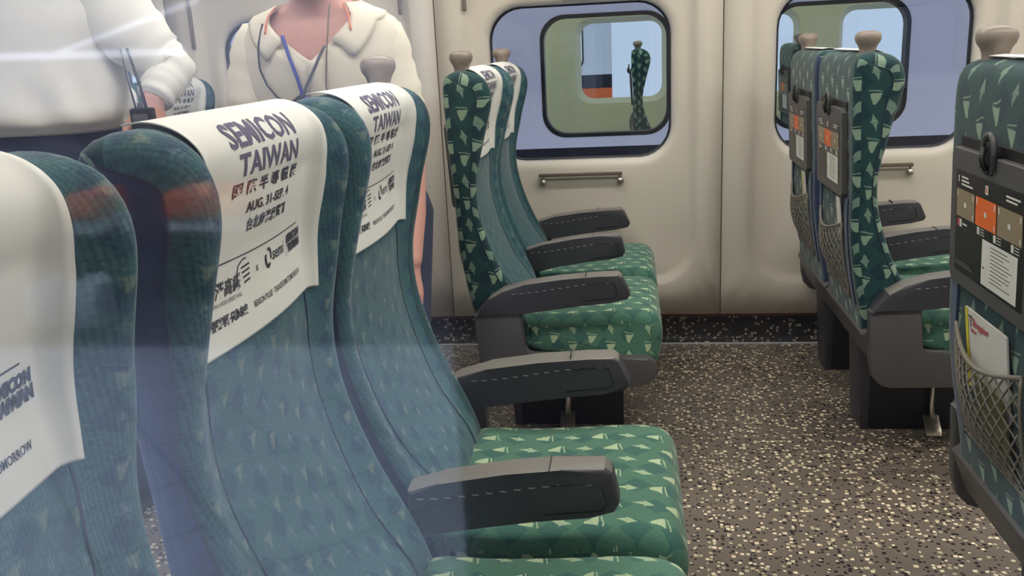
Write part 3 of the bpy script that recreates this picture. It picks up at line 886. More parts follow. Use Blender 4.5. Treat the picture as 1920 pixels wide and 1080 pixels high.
for nm, x in (('wall_left', CABX0), ('wall_right', CABX1)):
    bm = bmesh.new(); box(bm, x-.03, x, -.14, YW+.07, 0, 2.1); struct(nm, bm, WALL)
bm = bmesh.new(); box(bm, CABX0, CABX1, -.05, -.03, 0, .124); struct('baseboard_near', bm, COVE)
# screws at the foot of the far panels
for n in range(-1, 3):
    for s, dx in ((XSEAM+n*P, -.123), (XSEAM+n*P, .115)):
        bm = bmesh.new()
        pr = [(.0105, 0), (.0105, .002), (.008, .0035), (.0065, .002), (.0035, .002), (.003, .004), (.001, .004)]
        N_ = 20; rings = [[bm.verts.new((s+dx+r*math.cos(2*math.pi*k/N_), YW-h, .148+r*math.sin(2*math.pi*k/N_))) for k in range(N_)] for r, h in pr]
        for A, B in zip(rings, rings[1:]):
            for k in range(N_): bm.faces.new([A[k], A[(k+1) % N_], B[(k+1) % N_], B[k]])
        bm.faces.new(rings[-1])
        o = finish('screw', bm, STEEL, None, angle=40)
        side = 'right' if dx > 0 else 'left'
        where = {-1: 'at the far left', 0: 'behind the far left seats', 1: 'between the two windows', 2: 'behind the right-hand seats'}[n]
        tag(o, 'round screw on the wall, %s of the seam %s' % (side, where), 'screw', 'screws along the wall foot')
# rail with two round stops under each window
for n in (-1, 0, 1):
    where = {-1: 'far left window behind the men', 0: 'window between the two far seat rows', 1: 'right-hand window behind the seats'}[n]
    r = empty('window_rail', (WCX+n*P, YW+.02, .66), 'short dark rail below the %s' % where, 'rail', 'rails below the windows')
    bm = bmesh.new(); box(bm, -.165, .150, -.020, 0, .008, .020, .003); finish('bar', bm, SEAM, r, angle=40)
    for x in (-.149, .142):
        bm = bmesh.new(); tube(bm, [(x, 0, -.014), (x, -.012, -.014), (x, -.016, -.014)], [.012, .011, .006], 16); finish('stop', bm, STEEL, r, angle=40)
        bm = bmesh.new(); tube(bm, [(x, -.006, -.010), (x, -.008, .012)], .005, 8); finish('stop_stem', bm, STEEL, r)
# coat hooks high on the wall
for x, w in ((-.745, 'left of the seam beside the polo man'), (-.505, 'right of the seam beside the polo man'), (-1.56, 'right of the seam between the two men')):
    bm = bmesh.new(); box(bm, x-.007, x+.007, YW-.014, YW+.001, 1.285 if x > -1 else 1.20, 1.42, .005)
    tag(finish('coat_hook', bm, mat('hook_grey', (120, 110, 100), .5), None, angle=40), 'narrow grey coat hook on the wall ' + w, 'hook', 'coat hooks')
for n in (0,):
    r = empty('blind_catch', (WCX+n*P+.0, YW+.02, 1.305), 'dark blind catch at the top centre of the window between the seat rows', 'catch')
    bm = bmesh.new(); prism(bm, [(-.055, -.002), (.055, -.002), (.03, .020), (-.03, .020)], -.022, .004, .004); finish('pull', bm, mat('catch_beige', (176, 160, 140), .5), r, angle=40)
    bm = bmesh.new(); box(bm, -.026, .026, -.026, -.020, .004, .018, .002); finish('grip', bm, BLACK, r, angle=40)

# ceiling light strips: the lamps of the cabin
LAMP = mat('lamp_diffuser', (255, 246, 228), .5, emit=(255, 250, 242), estr=CEIL_POWER)
for y, w in ((1.0, 'over the near seats'), (2.35, 'over the far seats')):
    r = empty('ceiling_light', (1.0, y, 2.06), 'long warm ceiling light strip running ' + w, 'light')
    bm = bmesh.new(); box(bm, -2.4, 2.4, -.10, .10, .02, .045, .006); finish('housing', bm, CEILM, r, angle=40)
    bm = bmesh.new(); box(bm, -2.38, 2.38, -.085, .085, .0, .02, .004); finish('diffuser', bm, LAMP, r, angle=40)

exec_people = True
# ------------------------------------------------------------------ people
SKIN = mat('skin', (206, 154, 138), .5, bump=.15, bscale=90, vary=.08, vscale=12)
SKIN.node_tree.nodes['Principled BSDF'].inputs['Subsurface Weight'].default_value = .1
HAIR = mat('grey_black_hair', (50, 46, 46), .6, bump=.8, bscale=180)
def shirt_mat(name, c):
    m = mat(name, c, .85, bump=1.0, bscale=9, vary=.03, vscale=4); return m
POLO = shirt_mat('cream_polo_cloth', (236, 228, 208)); WSH = shirt_mat('white_shirt_cloth', (232, 230, 222))
TROU = mat('dark_trouser_cloth', (44, 50, 72), .85, bump=.3, bscale=30)
SHOE = mat('black_shoe', (24, 22, 22), .4)
def ell_loft(bm, secs, n=40, th0=0, closed=True, ztop=None):
    rings = []
    for z, cx, cy, hw, hd in secs:
        ring = []
        for k in range(n):
            a = 2*math.pi*k/n; e = .82
            ca, sa = math.cos(a), math.sin(a)
            ring.append(bm.verts.new((cx+hw*math.copysign(abs(ca)**e, ca), cy+hd*math.copysign(abs(sa)**e, sa), z)))
        rings.append(ring)
    for A, B in zip(rings, rings[1:]):
        for k in range(n): bm.faces.new([A[k], A[(k+1) % n], B[(k+1) % n], B[k]])
    bm.faces.new(rings[0][::-1]); bm.faces.new(rings[-1])
def hand(bm, wrist, d, palm_n, side, curl=.6, size=1.0):
    """five separate fingers rooted in a palm; d: direction of the hand, palm_n: where the palm faces, side: direction of the thumb"""
    w = Vector(wrist); d = Vector(d).normalized(); n = Vector(palm_n); n = (n-d*n.dot(d)).normalized(); s = Vector(side); s = (s-d*s.dot(d)-n*s.dot(n)).normalized()
    z = size
    limb(bm, [w-d*.02*z, w+d*.02*z, w+d*.05*z, w+d*.082*z], [.024*z, .029*z, .036*z, .034*z], 14, .55)
    for off, ln, r in ((.030, .070, .0088), (.011, .080, .0092), (-.009, .075, .0088), (-.028, .058, .0078)):
        p = w+d*.078*z+s*off*z; pts = [p-d*.012]; ang = curl*.4; dirv = d.copy()
        for j in range(3):
            dirv = (d*math.cos(ang)+n*math.sin(ang)).normalized(); p = p+dirv*ln*z*(.42, .32, .26)[j]; pts.append(p); ang += curl*.75
        limb(bm, pts, [r*z, r*z*.98, r*z*.9, r*z*.78], 10)
    p = w+d*.022*z+s*.026*z
    limb(bm, [p, p+(s*.7+d*.6+n*.3)*.032*z, p+(s*.75+d*1.5+n*.7)*.036*z, p+(s*.7+d*2.1+n*1.1)*.036*z], [.013*z, .0115*z, .010*z, .0085*z], 10)
def head(bm, c, fwd=-1, tilt=0):
    """skull, jaw, nose, brows, lips, ears around centre c, facing fwd along y"""
    c = Vector(c); f = fwd
    secs = [(-.118, 0, .030*f, .020, .022), (-.112, 0, .040*f, .034, .040), (-.095, 0, .030*f, .048, .062), (-.070, 0, .016*f, .060, .078), (-.035, 0, .006*f, .068, .088), (0, 0, 0, .073, .094), (.035, 0, -.002*f, .076, .098),
            (.070, 0, -.006*f, .072, .094), (.095, 0, -.008*f, .058, .078), (.112, 0, -.008*f, .036, .050), (.119, 0, -.008*f, .012, .016)]
    ell_loft(bm, [(c.z+z, c.x+x, c.y+y, hw, hd) for z, x, y, hw, hd in secs], 32)
    F = lambda x, y, z: (c.x+x, c.y+y*f, c.z+z)
    limb(bm, [F(0, .090, .018), F(0, .102, -.010), F(0, .108, -.030)], [.008, .011, .014], 10)       # nose
    for s in (-1, 1):
        limb(bm, [F(s*.012, .098, -.034), F(s*.014, .094, -.032)], [.008, .007], 8)
        limb(bm, [F(s*.014, .090, .026), F(s*.045, .080, .028)], [.009, .008], 8)                     # brow
        limb(bm, [F(s*.052, .050, -.016), F(s*.046, .068, -.014)], [.016, .014], 8)                    # cheek
        limb(bm, [F(s*.075, -.006, .020), F(s*.082, -.012, .005), F(s*.076, -.004, -.022)], [.010, .013, .008], 8, .5)  # ear
    limb(bm, [F(-.022, .084, -.056), F(0, .094, -.054), F(.022, .084, -.056)], [.005, .007, .005], 8)
    limb(bm, [F(-.018, .084, -.067), F(0, .092, -.067), F(.018, .084, -.067)], [.005, .007, .005], 8)
def face_parts(root, c, f=-1):
    EYE = mat('eye_white', (236, 232, 226), .2); IR = mat('iris_brown', (40, 26, 20), .2)
    for s in (-1, 1):
        bm = bmesh.new(); bmesh.ops.create_uvsphere(bm, u_segments=16, v_segments=10, radius=.0115)
        bmesh.ops.translate(bm, verts=bm.verts, vec=(c[0]+s*.031, c[1]+f*.082, c[2]+.005))
        for q in bm.faces:
            if (q.calc_center_median()-Vector((c[0]+s*.031, c[1]+f*.0935, c[2]+.004))).length < .006: q.material_index = 1
        finish('eye', bm, [EYE, IR], root)
def hair_cap(root, c, f=-1):
    bm = bmesh.new(); n = 36; rings = []
    for i in range(13):
        ph = math.pi*.5*i/12
        ring = []
        for k in range(n):
            a = 2*math.pi*k/n; fr = math.cos(a)      # fr=1 at the face side
            low = .045 if fr > .4 else (-.05 if fr < -.1 else -.0)
            z = low+(.128-low)*math.sin(ph)
            rad = math.cos(ph)**.55
            ring.append(bm.verts.new((c[0]+.083*rad*math.sin(a), c[1]+f*(.106*rad*math.cos(a)-.006), c[2]+z)))
        rings.append(ring)
    for A, B in zip(rings, rings[1:]):
        for k in range(n): bm.faces.new([A[k], A[(k+1) % n], B[(k+1) % n], B[k]])
    bmesh.ops.remove_doubles(bm, verts=bm.verts, dist=.0008)
    o = finish('hair', bm, HAIR, root); m = o.modifiers.new('t', 'SOLIDIFY'); m.thickness = .006
def sec_at(secs, z):
    for a, b in zip(secs, secs[1:]):
        if a[0] <= z <= b[0]:
            t = (z-a[0])/(b[0]-a[0]); t = t
            return [a[i]+(b[i]-a[i])*t for i in range(5)]
    return list(secs[0] if z < secs[0][0] else secs[-1])
def torso_pt(secs, a, z, g=0):
    _, cx, cy, hw, hd = sec_at(secs, z); ca, sa = math.cos(a), math.sin(a); e = .82
    return Vector((cx+(hw+g)*math.copysign(abs(ca)**e, ca), cy+(hd+g)*math.copysign(abs(sa)**e, sa), z))
def sleeve(root, name, pts, rs, m, n=28):
    bm = bmesh.new(); P2, R2 = [], []
    for i in range(len(pts)-1):
        for k in range(5):
            t = k/5; P2.append(Vector(pts[i]).lerp(Vector(pts[i+1]), t)); R2.append(rs[i]+(rs[i+1]-rs[i])*t + .003*math.sin(i*5+k*1.9))
    P2.append(Vector(pts[-1])); R2.append(rs[-1])
    d = (P2[-1]-P2[-2]).normalized()
    P2 += [P2[-1]+d*.002, P2[-1]-d*.01]; R2 += [rs[-1]-.004, rs[-1]-.008]
    tube(bm, P2, R2, n, False); 
    return finish(name, bm, m, root)
def body(name, root, secs, headc, neck, arms, legs, hands):
    bm = bmesh.new()
    ell_loft(bm, [(z, cx, cy, hw*.95, hd*.95) for z, cx, cy, hw, hd in secs], 40)
    limb(bm, neck, [.062, .056, .054][:len(neck)], 20)
    head(bm, headc)
    for pts, rs in arms+legs: limb(bm, pts, rs, 18)
    for h in hands: hand(bm, *h)
    bmesh.ops.recalc_face_normals(bm, faces=bm.faces)
    o = finish(name, bm, SKIN, root)
    r = o.modifiers.new('one_surface', 'REMESH'); r.mode = 'VOXEL'; r.voxel_size = .0055; r.use_smooth_shade = True
    s = o.modifiers.new('soften', 'SMOOTH'); s.factor = .5; s.iterations = 3
    return o
def shoes(root, feet, f=-1):
    for (x, y) in feet:
        bm = bmesh.new()
        limb(bm, [(x, y-f*.05, .045), (x, y+f*.05, .045), (x, y+f*.15, .036)], [.042, .045, .036], 16, 1.0)
        for v in bm.verts: v.co.z = max(0, v.co.z)
        finish('shoe', bm, SHOE, root)

# --- man in the cream polo, stooping in the aisle
p2 = empty('person', (-.61, 1.87, 0), 'person in a cream polo shirt with blue lanyard, stooping in the aisle', 'person')
def rel(pts, o): return [tuple(Vector(p)-o) for p in pts]
O2 = Vector((-.61, 1.87, 0))
secs2 = [(.70, 0, .12, .165, .12), (.80, 0, .10, .165, .125), (.92, 0, .06, .172, .122), (1.02, 0, .03, .174, .118), (1.10, 0, .0, .172, .112), (1.155, 0, -.015, .174, .105), (1.195, 0, -.02, .172, .095), (1.225, 0, -.022, .160, .085), (1.247, 0, -.022, .135, .076), (1.262, 0, -.022, .090, .068), (1.280, 0, -.022, .066, .062)]
hc2 = (.0, -.075, 1.400)
bd = body('body', p2, secs2, hc2, [(0, -.015, 1.20), (0, -.03, 1.27), (0, -.045, 1.33)],
    [([(.150, -.02, 1.175), (.158, -.01, 1.00), (.172, .01, .90), (.178, -.03, .78), (.180, -.08, .675)], [.038, .040, .039, .034, .026]),
     ([(-.155, -.02, 1.175), (-.182, -.01, 1.00), (-.195, .01, .90), (-.17, -.05, .82), (-.10, -.12, .76)], [.038, .040, .039, .034, .026])],
    [([(.09, .12, .72), (.11, -.04, .42), (.10, .08, .07)], [.085, .058, .040]), ([(-.09, .12, .72), (-.11, -.04, .42), (-.10, .08, .07)], [.085, .058, .040])],
    [((.180, -.09, .655), (-.03, -.25, -1), (-1, 0, 0), (0, -1, 0), .6), ((-.085, -.13, .75), (.8, -.5, -.3), (0, 0, -1), (0, -1, .2), .5)])
face_parts(p2, hc2); hair_cap(p2, hc2)
bm = bmesh.new(); n = 96; nv = 44; rings = []
def vtop(a):   # neckline height round the neck; front is a=-90deg
    d = abs(((a+math.pi/2+math.pi) % (2*math.pi))-math.pi)
    return 1.143+(1.262-1.143)*min(1, (d/math.radians(44)))**.85 if d < math.radians(44) else 1.262+.010*sstep(math.radians(44), math.radians(150), d)
for j in range(nv+1):
    ring = []
    for k in range(n):
        a = 2*math.pi*k/n; zt = vtop(a); z = .74+(zt-.74)*(j/nv)
        g = .013+.006*noise.noise(Vector((math.cos(a)*2.2, math.sin(a)*2.2, z*7)))+.004*math.sin(z*26+3*math.cos(a))*sstep(1.2, .9, z)
        if j > nv-3: g = .010
        ring.append(bm.verts.new(torso_pt(secs2, a, z, g)))
    rings.append(ring)
for A, B in zip(rings, rings[1:]):
    for k in range(n): bm.faces.new([A[k], A[(k+1) % n], B[(k+1) % n], B[k]])
o = finish('polo_shirt', bm, POLO, p2); m = o.modifiers.new('t', 'SOLIDIFY'); m.thickness = .003
for s in (-1, 1):
    w = -.012 if s > 0 else .022
    sleeve(p2, 'sleeve', [(s*.115, -.020, 1.222), (s*(.145+w*.7), -.018, 1.184), (s*(.160+w), -.015, 1.10), (s*(.168+w), -.01, 1.03), (s*(.173+w), -.005, .985)], [.036, .058, .064, .066, .069], POLO)
# collar: folded strip that widens to points at the front
for s in (-1, 1):
    bm = bmesh.new(); g = []
    for i in range(25):
        t = i/24; d = math.radians(180-(180-12)*t)          # from nape to the V
        a = -math.pi/2+s*d
        zi = vtop(a)+.004 if t < .97 else vtop(a)+.004
        inner = torso_pt(secs2, a, zi, .012)
        wd = .034+.030*sstep(.35, .82, t)
        row = []
        for k in range(6):
            q = k/5
            zz = zi-wd*q*.62 + .010*math.sin(math.pi*min(1, q*1.6))*(1-.5*t)
            aa = a+s*math.radians(16)*q*sstep(.55, 1, t)
            row.append(bm.verts.new(torso_pt(secs2, aa, zz, .0155+.0025*math.sin(math.pi*q))+Vector((0, -.004, 0))))
        g.append(row)
    for A, B in zip(g, g[1:]):
        for k in range(5): bm.faces.new([A[k], A[k+1], B[k+1], B[k]])
    o = finish('collar', bm, POLO, p2); m = o.modifiers.new('t', 'SOLIDIFY'); m.thickness = .003
bm = bmesh.new()   # placket
g = []
for j in range(14):
    z = 1.146-.17*j/13; g.append([bm.verts.new(torso_pt(secs2, -math.pi/2+da, z, .0185)) for da in (-.02, .05, .12)])
for A, B in zip(g, g[1:]):
    for k in range(2): bm.faces.new([A[k], A[k+1], B[k+1], B[k]])
o = finish('placket', bm, POLO, p2); m = o.modifiers.new('t', 'SOLIDIFY'); m.thickness = .002
bm = bmesh.new()
for s in (-1, 1): limb(bm, [(s*.085, .115, .76), (s*.115, -.045, .42), (s*.103, .08, .09)], [.112, .082, .062], 20)
ell_loft(bm, [(.62, 0, .11, .15, .12), (.70, 0, .12, .176, .132), (.80, 0, .10, .174, .134)], 30)
o = finish('trousers', bm, TROU, p2); m = o.modifiers.new('r', 'REMESH'); m.mode = 'VOXEL'; m.voxel_size = .012; m.use_smooth_shade = True
shoes(p2, [(.10, .08), (-.10, .08)])
# lanyard and cord
def on_chest(x, z, g=.021): 
    best = None
    for k in range(181):
        a = -math.pi+math.pi*k/180; q = torso_pt(secs2, a, z, g)
        if best is None or abs(q.x-x) < best[0]: best = (abs(q.x-x), q)
    return Vector((x, best[1].y, z))
BLUE = mat('blue_ribbon', (66, 72, 168), .6); GREYC = mat('grey_cord', (92, 90, 92), .5); DKC = mat('black_cord', (36, 34, 40), .5); ORC = mat('orange_cord', (226, 140, 110), .5)
ly = empty('lanyard', (-.61, 1.87, 0), 'blue ribbon lanyard round the polo man\'s neck, joining above a dark clip', 'lanyard')
def chest_path(bm, pts, r, flat=.35, g=.021):
    out = []
    for (a, b) in zip(pts, pts[1:]):
        for k in range(6): t = k/6; out.append(on_chest(a[0]+(b[0]-a[0])*t, a[1]+(b[1]-a[1])*t, g))
    out.append(on_chest(*pts[-1], g)); tube(bm, out, r, 8, True, 0, 1)
bm = bmesh.new(); chest_path(bm, [(-.056, 1.200), (-.043, 1.155), (-.031, 1.105), (-.028, 1.075), (-.028, 1.03)], .0042); finish('ribbon', bm, BLUE, ly)
bm = bmesh.new(); chest_path(bm, [(.040, 1.175), (.012, 1.13), (-.018, 1.085), (-.026, 1.065), (-.027, 1.03)], .0034); finish('ribbon', bm, GREYC, ly)
bm = bmesh.new(); c = on_chest(-.027, 1.05, .026); box(bm, c.x-.012, c.x+.012, c.y-.006, c.y+.006, 1.035, 1.066, .004); finish('clip', bm, BLUE, ly, angle=40)
bm = bmesh.new(); c = on_chest(-.018, .94, .028); box(bm, c.x-.040, c.x+.040, c.y-.003, c.y+.003, .885, .995, .003); finish('card_holder', bm, PAPER, ly, angle=40)
ec = empty('earpiece_cord', (-.61, 1.87, 0), 'thin black cord looping down to the microphone on the polo man\'s chest', 'cord')
bm = bmesh.new(); chest_path(bm, [(-.106, 1.228), (-.118, 1.18), (-.122, 1.13), (-.110, 1.095), (-.090, 1.068), (-.062, 1.052), (-.042, 1.056), (-.028, 1.068)], .0024); finish('cord', bm, DKC, ec)
bm = bmesh.new(); c = on_chest(-.042, 1.058, .026); limb(bm, [(c.x-.012, c.y, 1.052), (c.x+.012, c.y, 1.066)], [.007, .008], 10); finish('microphone', bm, DKC, ec)
sc_ = empty('sling_cord', (-.61, 1.87, 0), 'thin grey brown cord hanging down the right side of the polo man\'s chest', 'cord')
bm = bmesh.new(); chest_path(bm, [(.052, 1.262), (.050, 1.20), (.042, 1.14), (.033, 1.09), (.032, 1.02), (.034, .96)], .0019, g=.027); finish('cord', bm, mat('brown_cord', (120, 104, 84), .6), sc_)
oc = empty('neck_strap', (-.61, 1.87, 0), 'thin orange strap lying along both collar edges of the polo man', 'strap')
for s in (-1, 1):
    bm = bmesh.new(); chest_path(bm, [(s*.078, 1.262), (s*.092, 1.24), (s*.098, 1.205)], .0024, g=.024); finish('strap', bm, ORC, oc)

# --- man in the loose white shirt at the left, hand on hip with a radio
p1 = empty('person', (-1.335, 1.84, 0), 'person in a loose white shirt at the upper left, elbow out, holding a radio', 'person')
secs1 = [(.86, 0, 0, .168, .118), (.94, 0, 0, .168, .118), (1.04, 0, 0, .165, .112), (1.16, 0, 0, .180, .112), (1.26, 0, 0, .195, .112), (1.34, 0, 0, .200, .102), (1.385, 0, 0, .185, .090), (1.415, 0, 0, .135, .075), (1.435, 0, 0, .085, .062), (1.46, 0, 0, .062, .058)]
hc1 = (0, -.02, 1.585)
body('body', p1, secs1, hc1, [(0, 0, 1.40), (0, -.005, 1.46), (0, -.012, 1.51)],
    [([(.175, 0, 1.365), (.250, .01, 1.24), (.345, .03, 1.150), (.335, -.01, 1.105), (.325, -.055, 1.072)], [.044, .040, .034, .028, .023]),
     ([(-.185, 0, 1.365), (-.235, .01, 1.22), (-.255, .02, 1.12), (-.25, -.01, .99), (-.245, -.04, .88)], [.050, .044, .038, .032, .025])],
    [([(.09, 0, .86), (.10, -.01, .48), (.10, .01, .08)], [.085, .056, .038]), ([(-.09, 0, .86), (-.10, -.01, .48), (-.10, .01, .08)], [.085, .056, .038])],
    [((.323, -.062, 1.066), (.02, -.35, -1), (0, -1, 0), (-1, 0, 0), .9), ((-.245, -.045, .865), (0, -.05, -1), (1, 0, 0), (0, -1, 0), .5)])
face_parts(p1, hc1); hair_cap(p1, hc1)
bm = bmesh.new(); n = 96; nv = 54; rings = []
for j in range(nv+1):
    ring = []
    for k in range(n):
        a = 2*math.pi*k/n; zt = 1.440-.02*max(0, -math.sin(a)); z = 1.005+(zt-1.005)*(j/nv)
        low = sstep(1.20, 1.0, z)
        g = .022+.030*low*sstep(.995, 1.05, z)+(.006+.012*low)*noise.noise(Vector((math.cos(a)*2.6, math.sin(a)*2.6, z*9)))
        g += low*.007*math.sin(9*a+16*z+2*math.sin(5*z)) + .004*math.sin(5*a-21*z)
        if j < 3: g = .012+.008*j
        if j > nv-6: g *= max(.25, (nv-j)/6)
        ring.append(bm.verts.new(torso_pt(secs1, a, z, g)))
    rings.append(ring)
for A, B in zip(rings, rings[1:]):
    for k in range(n): bm.faces.new([A[k], A[(k+1) % n], B[(k+1) % n], B[k]])
o = finish('shirt', bm, WSH, p1); m = o.modifiers.new('t', 'SOLIDIFY'); m.thickness = .003
sleeve(p1, 'sleeve', [(.135, 0, 1.395), (.185, 0, 1.355), (.240, .005, 1.250), (.305, .015, 1.170), (.340, .020, 1.140), (.330, -.020, 1.105), (.322, -.052, 1.075)], [.045, .078, .086, .068, .052, .046, .040], WSH)
sleeve(p1, 'sleeve', [(-.135, 0, 1.395), (-.185, 0, 1.355), (-.235, .01, 1.22), (-.255, .02, 1.12), (-.256, .02, 1.09)], [.045, .074, .075, .070, .070], WSH)
bm = bmesh.new()
for s in (-1, 1): limb(bm, [(s*.088, 0, .86), (s*.10, -.01, .48), (s*.10, .01, .08)], [.108, .080, .062], 20)
ell_loft(bm, [(.78, 0, 0, .17, .12), (.88, 0, 0, .184, .134), (.985, 0, 0, .180, .130), (1.04, 0, 0, .174, .122)], 30)
o = finish('trousers', bm, TROU, p1); m = o.modifiers.new('r', 'REMESH'); m.mode = 'VOXEL'; m.voxel_size = .012; m.use_smooth_shade = True
shoes(p1, [(.10, .01), (-.10, .01)])
rd = empty('two_way_radio', (-1.008, 1.715, .985), 'black handheld radio with two thin aerials at the left man\'s waist', 'radio')
bm = bmesh.new(); box(bm, -.024, .028, -.014, .014, 0, .075, .006); finish('radio_body', bm, BLACK, rd, angle=40)
bm = bmesh.new(); tube(bm, [(.012, 0, .07), (.006, 0, .12), (-.012, 0, .205)], [.0045, .0032, .0030], 8); finish('antenna', bm, BLACK, rd)
bm = bmesh.new(); tube(bm, [(-.012, 0, .07), (-.022, 0, .14), (-.028, 0, .205)], [.0026, .0018, .0016], 8); finish('antenna', bm, BLACK, rd)
bm = bmesh.new(); lathe(bm, [(.006, 0), (.006, .010), (.005, .012)], (-.002, 0, .074), 12); finish('volume_knob', bm, GREY, rd)
bm = bmesh.new(); box(bm, -.016, .020, -.0155, -.013, .040, .062, .001); finish('radio_screen', bm, GREYC, rd, smooth=False)

# ------------------------------------------------------------------ the neighbouring train beyond the far windows
TY = 4.20
def train_side(name, y, lab, wins, x0=-2.6, x1=4.2, hx=.30, glass=GLASST, seats=True, orange=False):
    r = empty(name, (0, y, 0), lab, 'train')
    cz, hz = .998, .280
    # side panels, each with its window hole
    xs = [x0]+[(a+b)/2 for a, b in zip(wins, wins[1:])]+[x1]
    bm = bmesh.new()
    for i, cx in enumerate(wins):
        A = rect_dir(cx, cz, xs[i], xs[i+1], .66, 2.6); B = rrect(cx, cz, hx, hz, .11)
        for off in (0, .06):
            va = [bm.verts.new((p[0], off, p[1])) for p in A]; vb = [bm.verts.new((p[0], off, p[1])) for p in B]
            for k in range(96): bm.faces.new([va[k], va[(k+1) % 96], vb[(k+1) % 96], vb[k]])
            if off: 
                for k in range(96): bm.faces.new([pv[k], pv[(k+1) % 96], vb[(k+1) % 96], vb[k]])
            pv = vb
    finish('body_side', bm, TRAINW, r, angle=30)
    bm = bmesh.new(); box(bm, x0, x1, 0, .06, .52, .66); finish('dark_band', bm, TRAINK, r, smooth=False)
    bm = bmesh.new(); box(bm, x0, x1, 0, .06, .28, .52); finish('orange_band', bm, TRAINO, r, smooth=False)
    bm = bmesh.new(); box(bm, x0, x1, 0, .06, -.6, .28); finish('lower_skirt', bm, TRAINW, r, smooth=False)
    for cx in wins:
        bm = bmesh.new(); A = rrect(cx, cz, hx+.008, hz+.008, .115); B = rrect(cx, cz, hx-.010, hz-.010, .105)
        rs = [[bm.verts.new((p[0], yy, p[1])) for p in q] for q, yy in ((A, -.002), (B, -.002), (B, .062), (A, .062))]
        for a in range(4):
            for k in range(96): bm.faces.new([rs[a][k], rs[a][(k+1) % 96], rs[(a+1) % 4][(k+1) % 96], rs[(a+1) % 4][k]])
        w = finish('window_frame', bm, BLACKG, r, angle=40)
        bm = bmesh.new(); bm.faces.new([bm.verts.new((p[0], .01, p[1])) for p in rrect(cx, cz, hx-.009, hz-.009, .105)]); finish('pane', bm, glass, w, smooth=False)
    return r
tr = train_side('train_car', TY, 'pale train car standing on the next track beyond the far windows', [-.028+1.075*k for k in range(-2, 4)])
OWALL = mat('other_car_wall', (204, 200, 170), .5)
# its cabin: far wall with window openings, floor, ceiling, lamp
bm = bmesh.new(); cz, hz = 1.0, .30; wins = [.02+1.04*k for k in range(-3, 5)]
for cx in wins:
    A = rect_dir(cx, cz, cx-.52, cx+.52, 0, 2.1); B = rrect(cx, cz, .33, hz, .10); C2 = rrect(cx, cz, .37, hz+.04, .12)
    va = [bm.verts.new((p[0], 3.2, p[1])) for p in A]; vc = [bm.verts.new((p[0], 3.2, p[1])) for p in C2]; vb = [bm.verts.new((p[0], 3.27, p[1])) for p in B]
    for S, T in ((va, vc), (vc, vb)):
        for k in range(96): bm.faces.new([S[k], S[(k+1) % 96], T[(k+1) % 96], T[k]])
finish('inner_wall', bm, OWALL, tr, angle=40)
bm = bmesh.new(); box(bm, -2.6, 4.2, .06, 3.3, -.04, 0); finish('cabin_floor', bm, GREYD, tr, smooth=False)
bm = bmesh.new(); box(bm, -2.6, 4.2, .06, 3.3, 2.1, 2.14); finish('cabin_ceiling', bm, CEILM, tr, smooth=False)
bm = bmesh.new(); box(bm, -2.4, 4.0, 1.3, 1.5, 2.05, 2.09); finish('ceiling_lamp', bm, mat('other_lamp', (255, 250, 235), .5, emit=(240, 244, 220), estr=11), tr, smooth=False)
GO = 'seats inside the neighbouring train'
put(seatF1, 0, 'dark green seat inside the neighbouring train, seen through the left window', 6.2, GO).location.x = .50
put(seatF1, 0, 'green seat inside the neighbouring train seen at the left edge of the right window', 4.95, GO).location.x = 1.33
# far side of the next platform track: a third train's livery, wide and simple
t3 = train_side('train_car', 9.6, 'distant train with orange stripe glimpsed through the neighbouring train', [-.70+1.04*k for k in range(-4, 1)], -5, -.10)
t3.location.z = .16

# ------------------------------------------------------------------ the platform behind the camera (seen as reflections in the near pane)
def tile_mat():
    m = bpy.data.materials.new('pale_platform_tiles'); m.use_nodes = True; nt = m.node_tree; b = nt.nodes['Principled BSDF']; e = N(nt)
    tc = nt.nodes.new('ShaderNodeTexCoord'); mp = nt.nodes.new('ShaderNodeMapping'); mp.inputs['Rotation'].default_value = (0, 0, math.radians(43))
    nt.links.new(tc.outputs['Object'], mp.inputs[0])
    sp = nt.nodes.new('ShaderNodeSeparateXYZ'); nt.links.new(mp.outputs[0], sp.inputs[0])
    def ln(o, s): return e.m('LESS_THAN', e.m('FRACT', e.m('DIVIDE', o, s)), .035)
    g = e.m('MAXIMUM', ln(sp.outputs[0], .30), ln(sp.outputs[1], .30))
    nt.links.new(e.mix(g, lin((205, 216, 232)), lin((60, 62, 70))), b.inputs['Base Color']); b.inputs['Roughness'].default_value = .5
    return m
pf = bmesh.new(); box(pf, -14, 6, -3.35, -.30, -.12, 0); tag(finish('platform_floor', pf, tile_mat(), None, smooth=False), kind='structure')

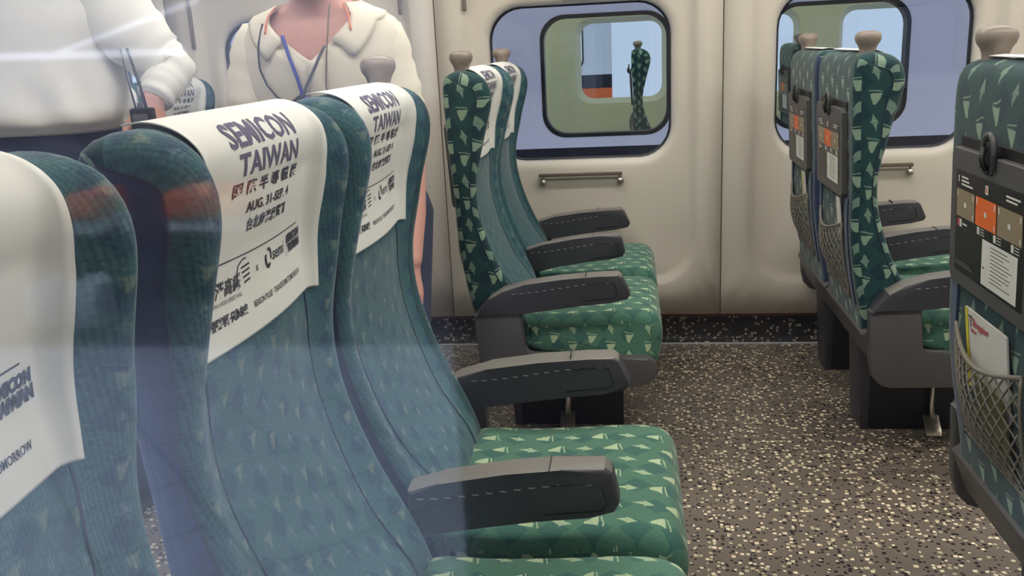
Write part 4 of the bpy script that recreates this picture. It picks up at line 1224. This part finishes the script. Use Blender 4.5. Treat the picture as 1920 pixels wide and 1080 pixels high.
bm = bmesh.new(); box(bm, -14, 6, -6, -3.35, -.12, 0); tag(finish('platform_floor', bm, mat('dark_platform_paving', (54, 56, 70), .7), None, smooth=False), kind='structure')
PLW = mat('platform_white_panel', (226, 232, 246), .5)
bm = bmesh.new(); box(bm, -14, -.9, -5.3, -5.2, .9, 3.4); tag(finish('wall_platform', bm, PLW, None, smooth=False), kind='structure')
bm = bmesh.new(); box(bm, -14, -.9, -5.3, -5.2, 0, .9); tag(finish('wall_platform', bm, mat('platform_dark_panel', (60, 62, 80), .6), None, smooth=False), kind='structure')
bm = bmesh.new(); box(bm, -.205, 1.3, -1.75, -1.3, 0, 3.4, .03); tag(finish('reflection_blocker', bm, mat('dark_blocker', (34, 34, 40), .7), None, angle=40), kind='structure')  # added column, out of view, to block platform reflections on the right
PL = mat('platform_lamp', (235, 242, 255), .5, emit=(225, 236, 255), estr=PLAT_POWER)
for x in (-7.5, -5.0, -2.5):
    r = empty('platform_lamp', (x, -3.0, 3.2), 'bluish tube lamp over the platform outside the near glass', 'lamp', 'platform lamps')
    bm = bmesh.new(); box(bm, -1.0, 1.0, -.12, .12, .03, .08, .01); finish('housing', bm, GREY, r, angle=40)
    bm = bmesh.new(); box(bm, -.96, .96, -.09, .09, 0, .03, .005); finish('tube', bm, PL, r, angle=40)
PL2 = mat('light_strip_tube', (235, 242, 255), .5, emit=(225, 236, 255), estr=9)
bm = bmesh.new(); tube(bm, [(-4.2, -4.75, 1.25), (-2.3, -4.75, 1.21)], .018, 10); tag(finish('light_strip', bm, PL2), 'horizontal white light streak reflected in the glass at the upper left', 'light')
bm = bmesh.new(); tube(bm, [(-3.11, -4.7, 1.21), (-2.17, -4.7, 1.47)], .012, 10); tag(finish('light_strip', bm, PL2), 'slanting white light streak reflected in the glass at the upper left', 'light')
BO = mat('bench_orange', (226, 96, 52), .5)
for x0, x1, w in ((-2.14, -1.74, 'wider orange bench seat reflected in the glass over the printed cover'), (-2.64, -2.49, 'narrow orange bench seat reflected in the glass at the left edge')):
    r = empty('platform_bench', ((x0+x1)/2, -4.1, 0), w, 'bench'); h = (x1-x0)/2
    bm = bmesh.new(); box(bm, -h, h, -.2, .12, .43, .56, .02); finish('bench_seat', bm, BO, r, angle=40)
    bm = bmesh.new(); box(bm, -h, h, -.2, .10, .36, .43, .01); finish('apron', bm, PLW, r, angle=40)
    for sx in (-1, 1):
        bm = bmesh.new(); box(bm, sx*(h-.03)-.015, sx*(h-.03)+.015, -.18, .08, 0, .37, .004); finish('leg', bm, BLACK, r, angle=40)
for x, w in ((-2.60, 'left'), (-2.38, 'right')):
    bm = bmesh.new(); prism(bm, [(x-.07, 0), (x+.06, 0), (x+.075, .20), (x+.02, .235), (x-.06, .21)], -3.75, -3.6, .01); tag(finish('paper_bag', bm, PLW, None, angle=40), 'white paper bag, the %s of two reflected at the left edge' % w, 'bag')
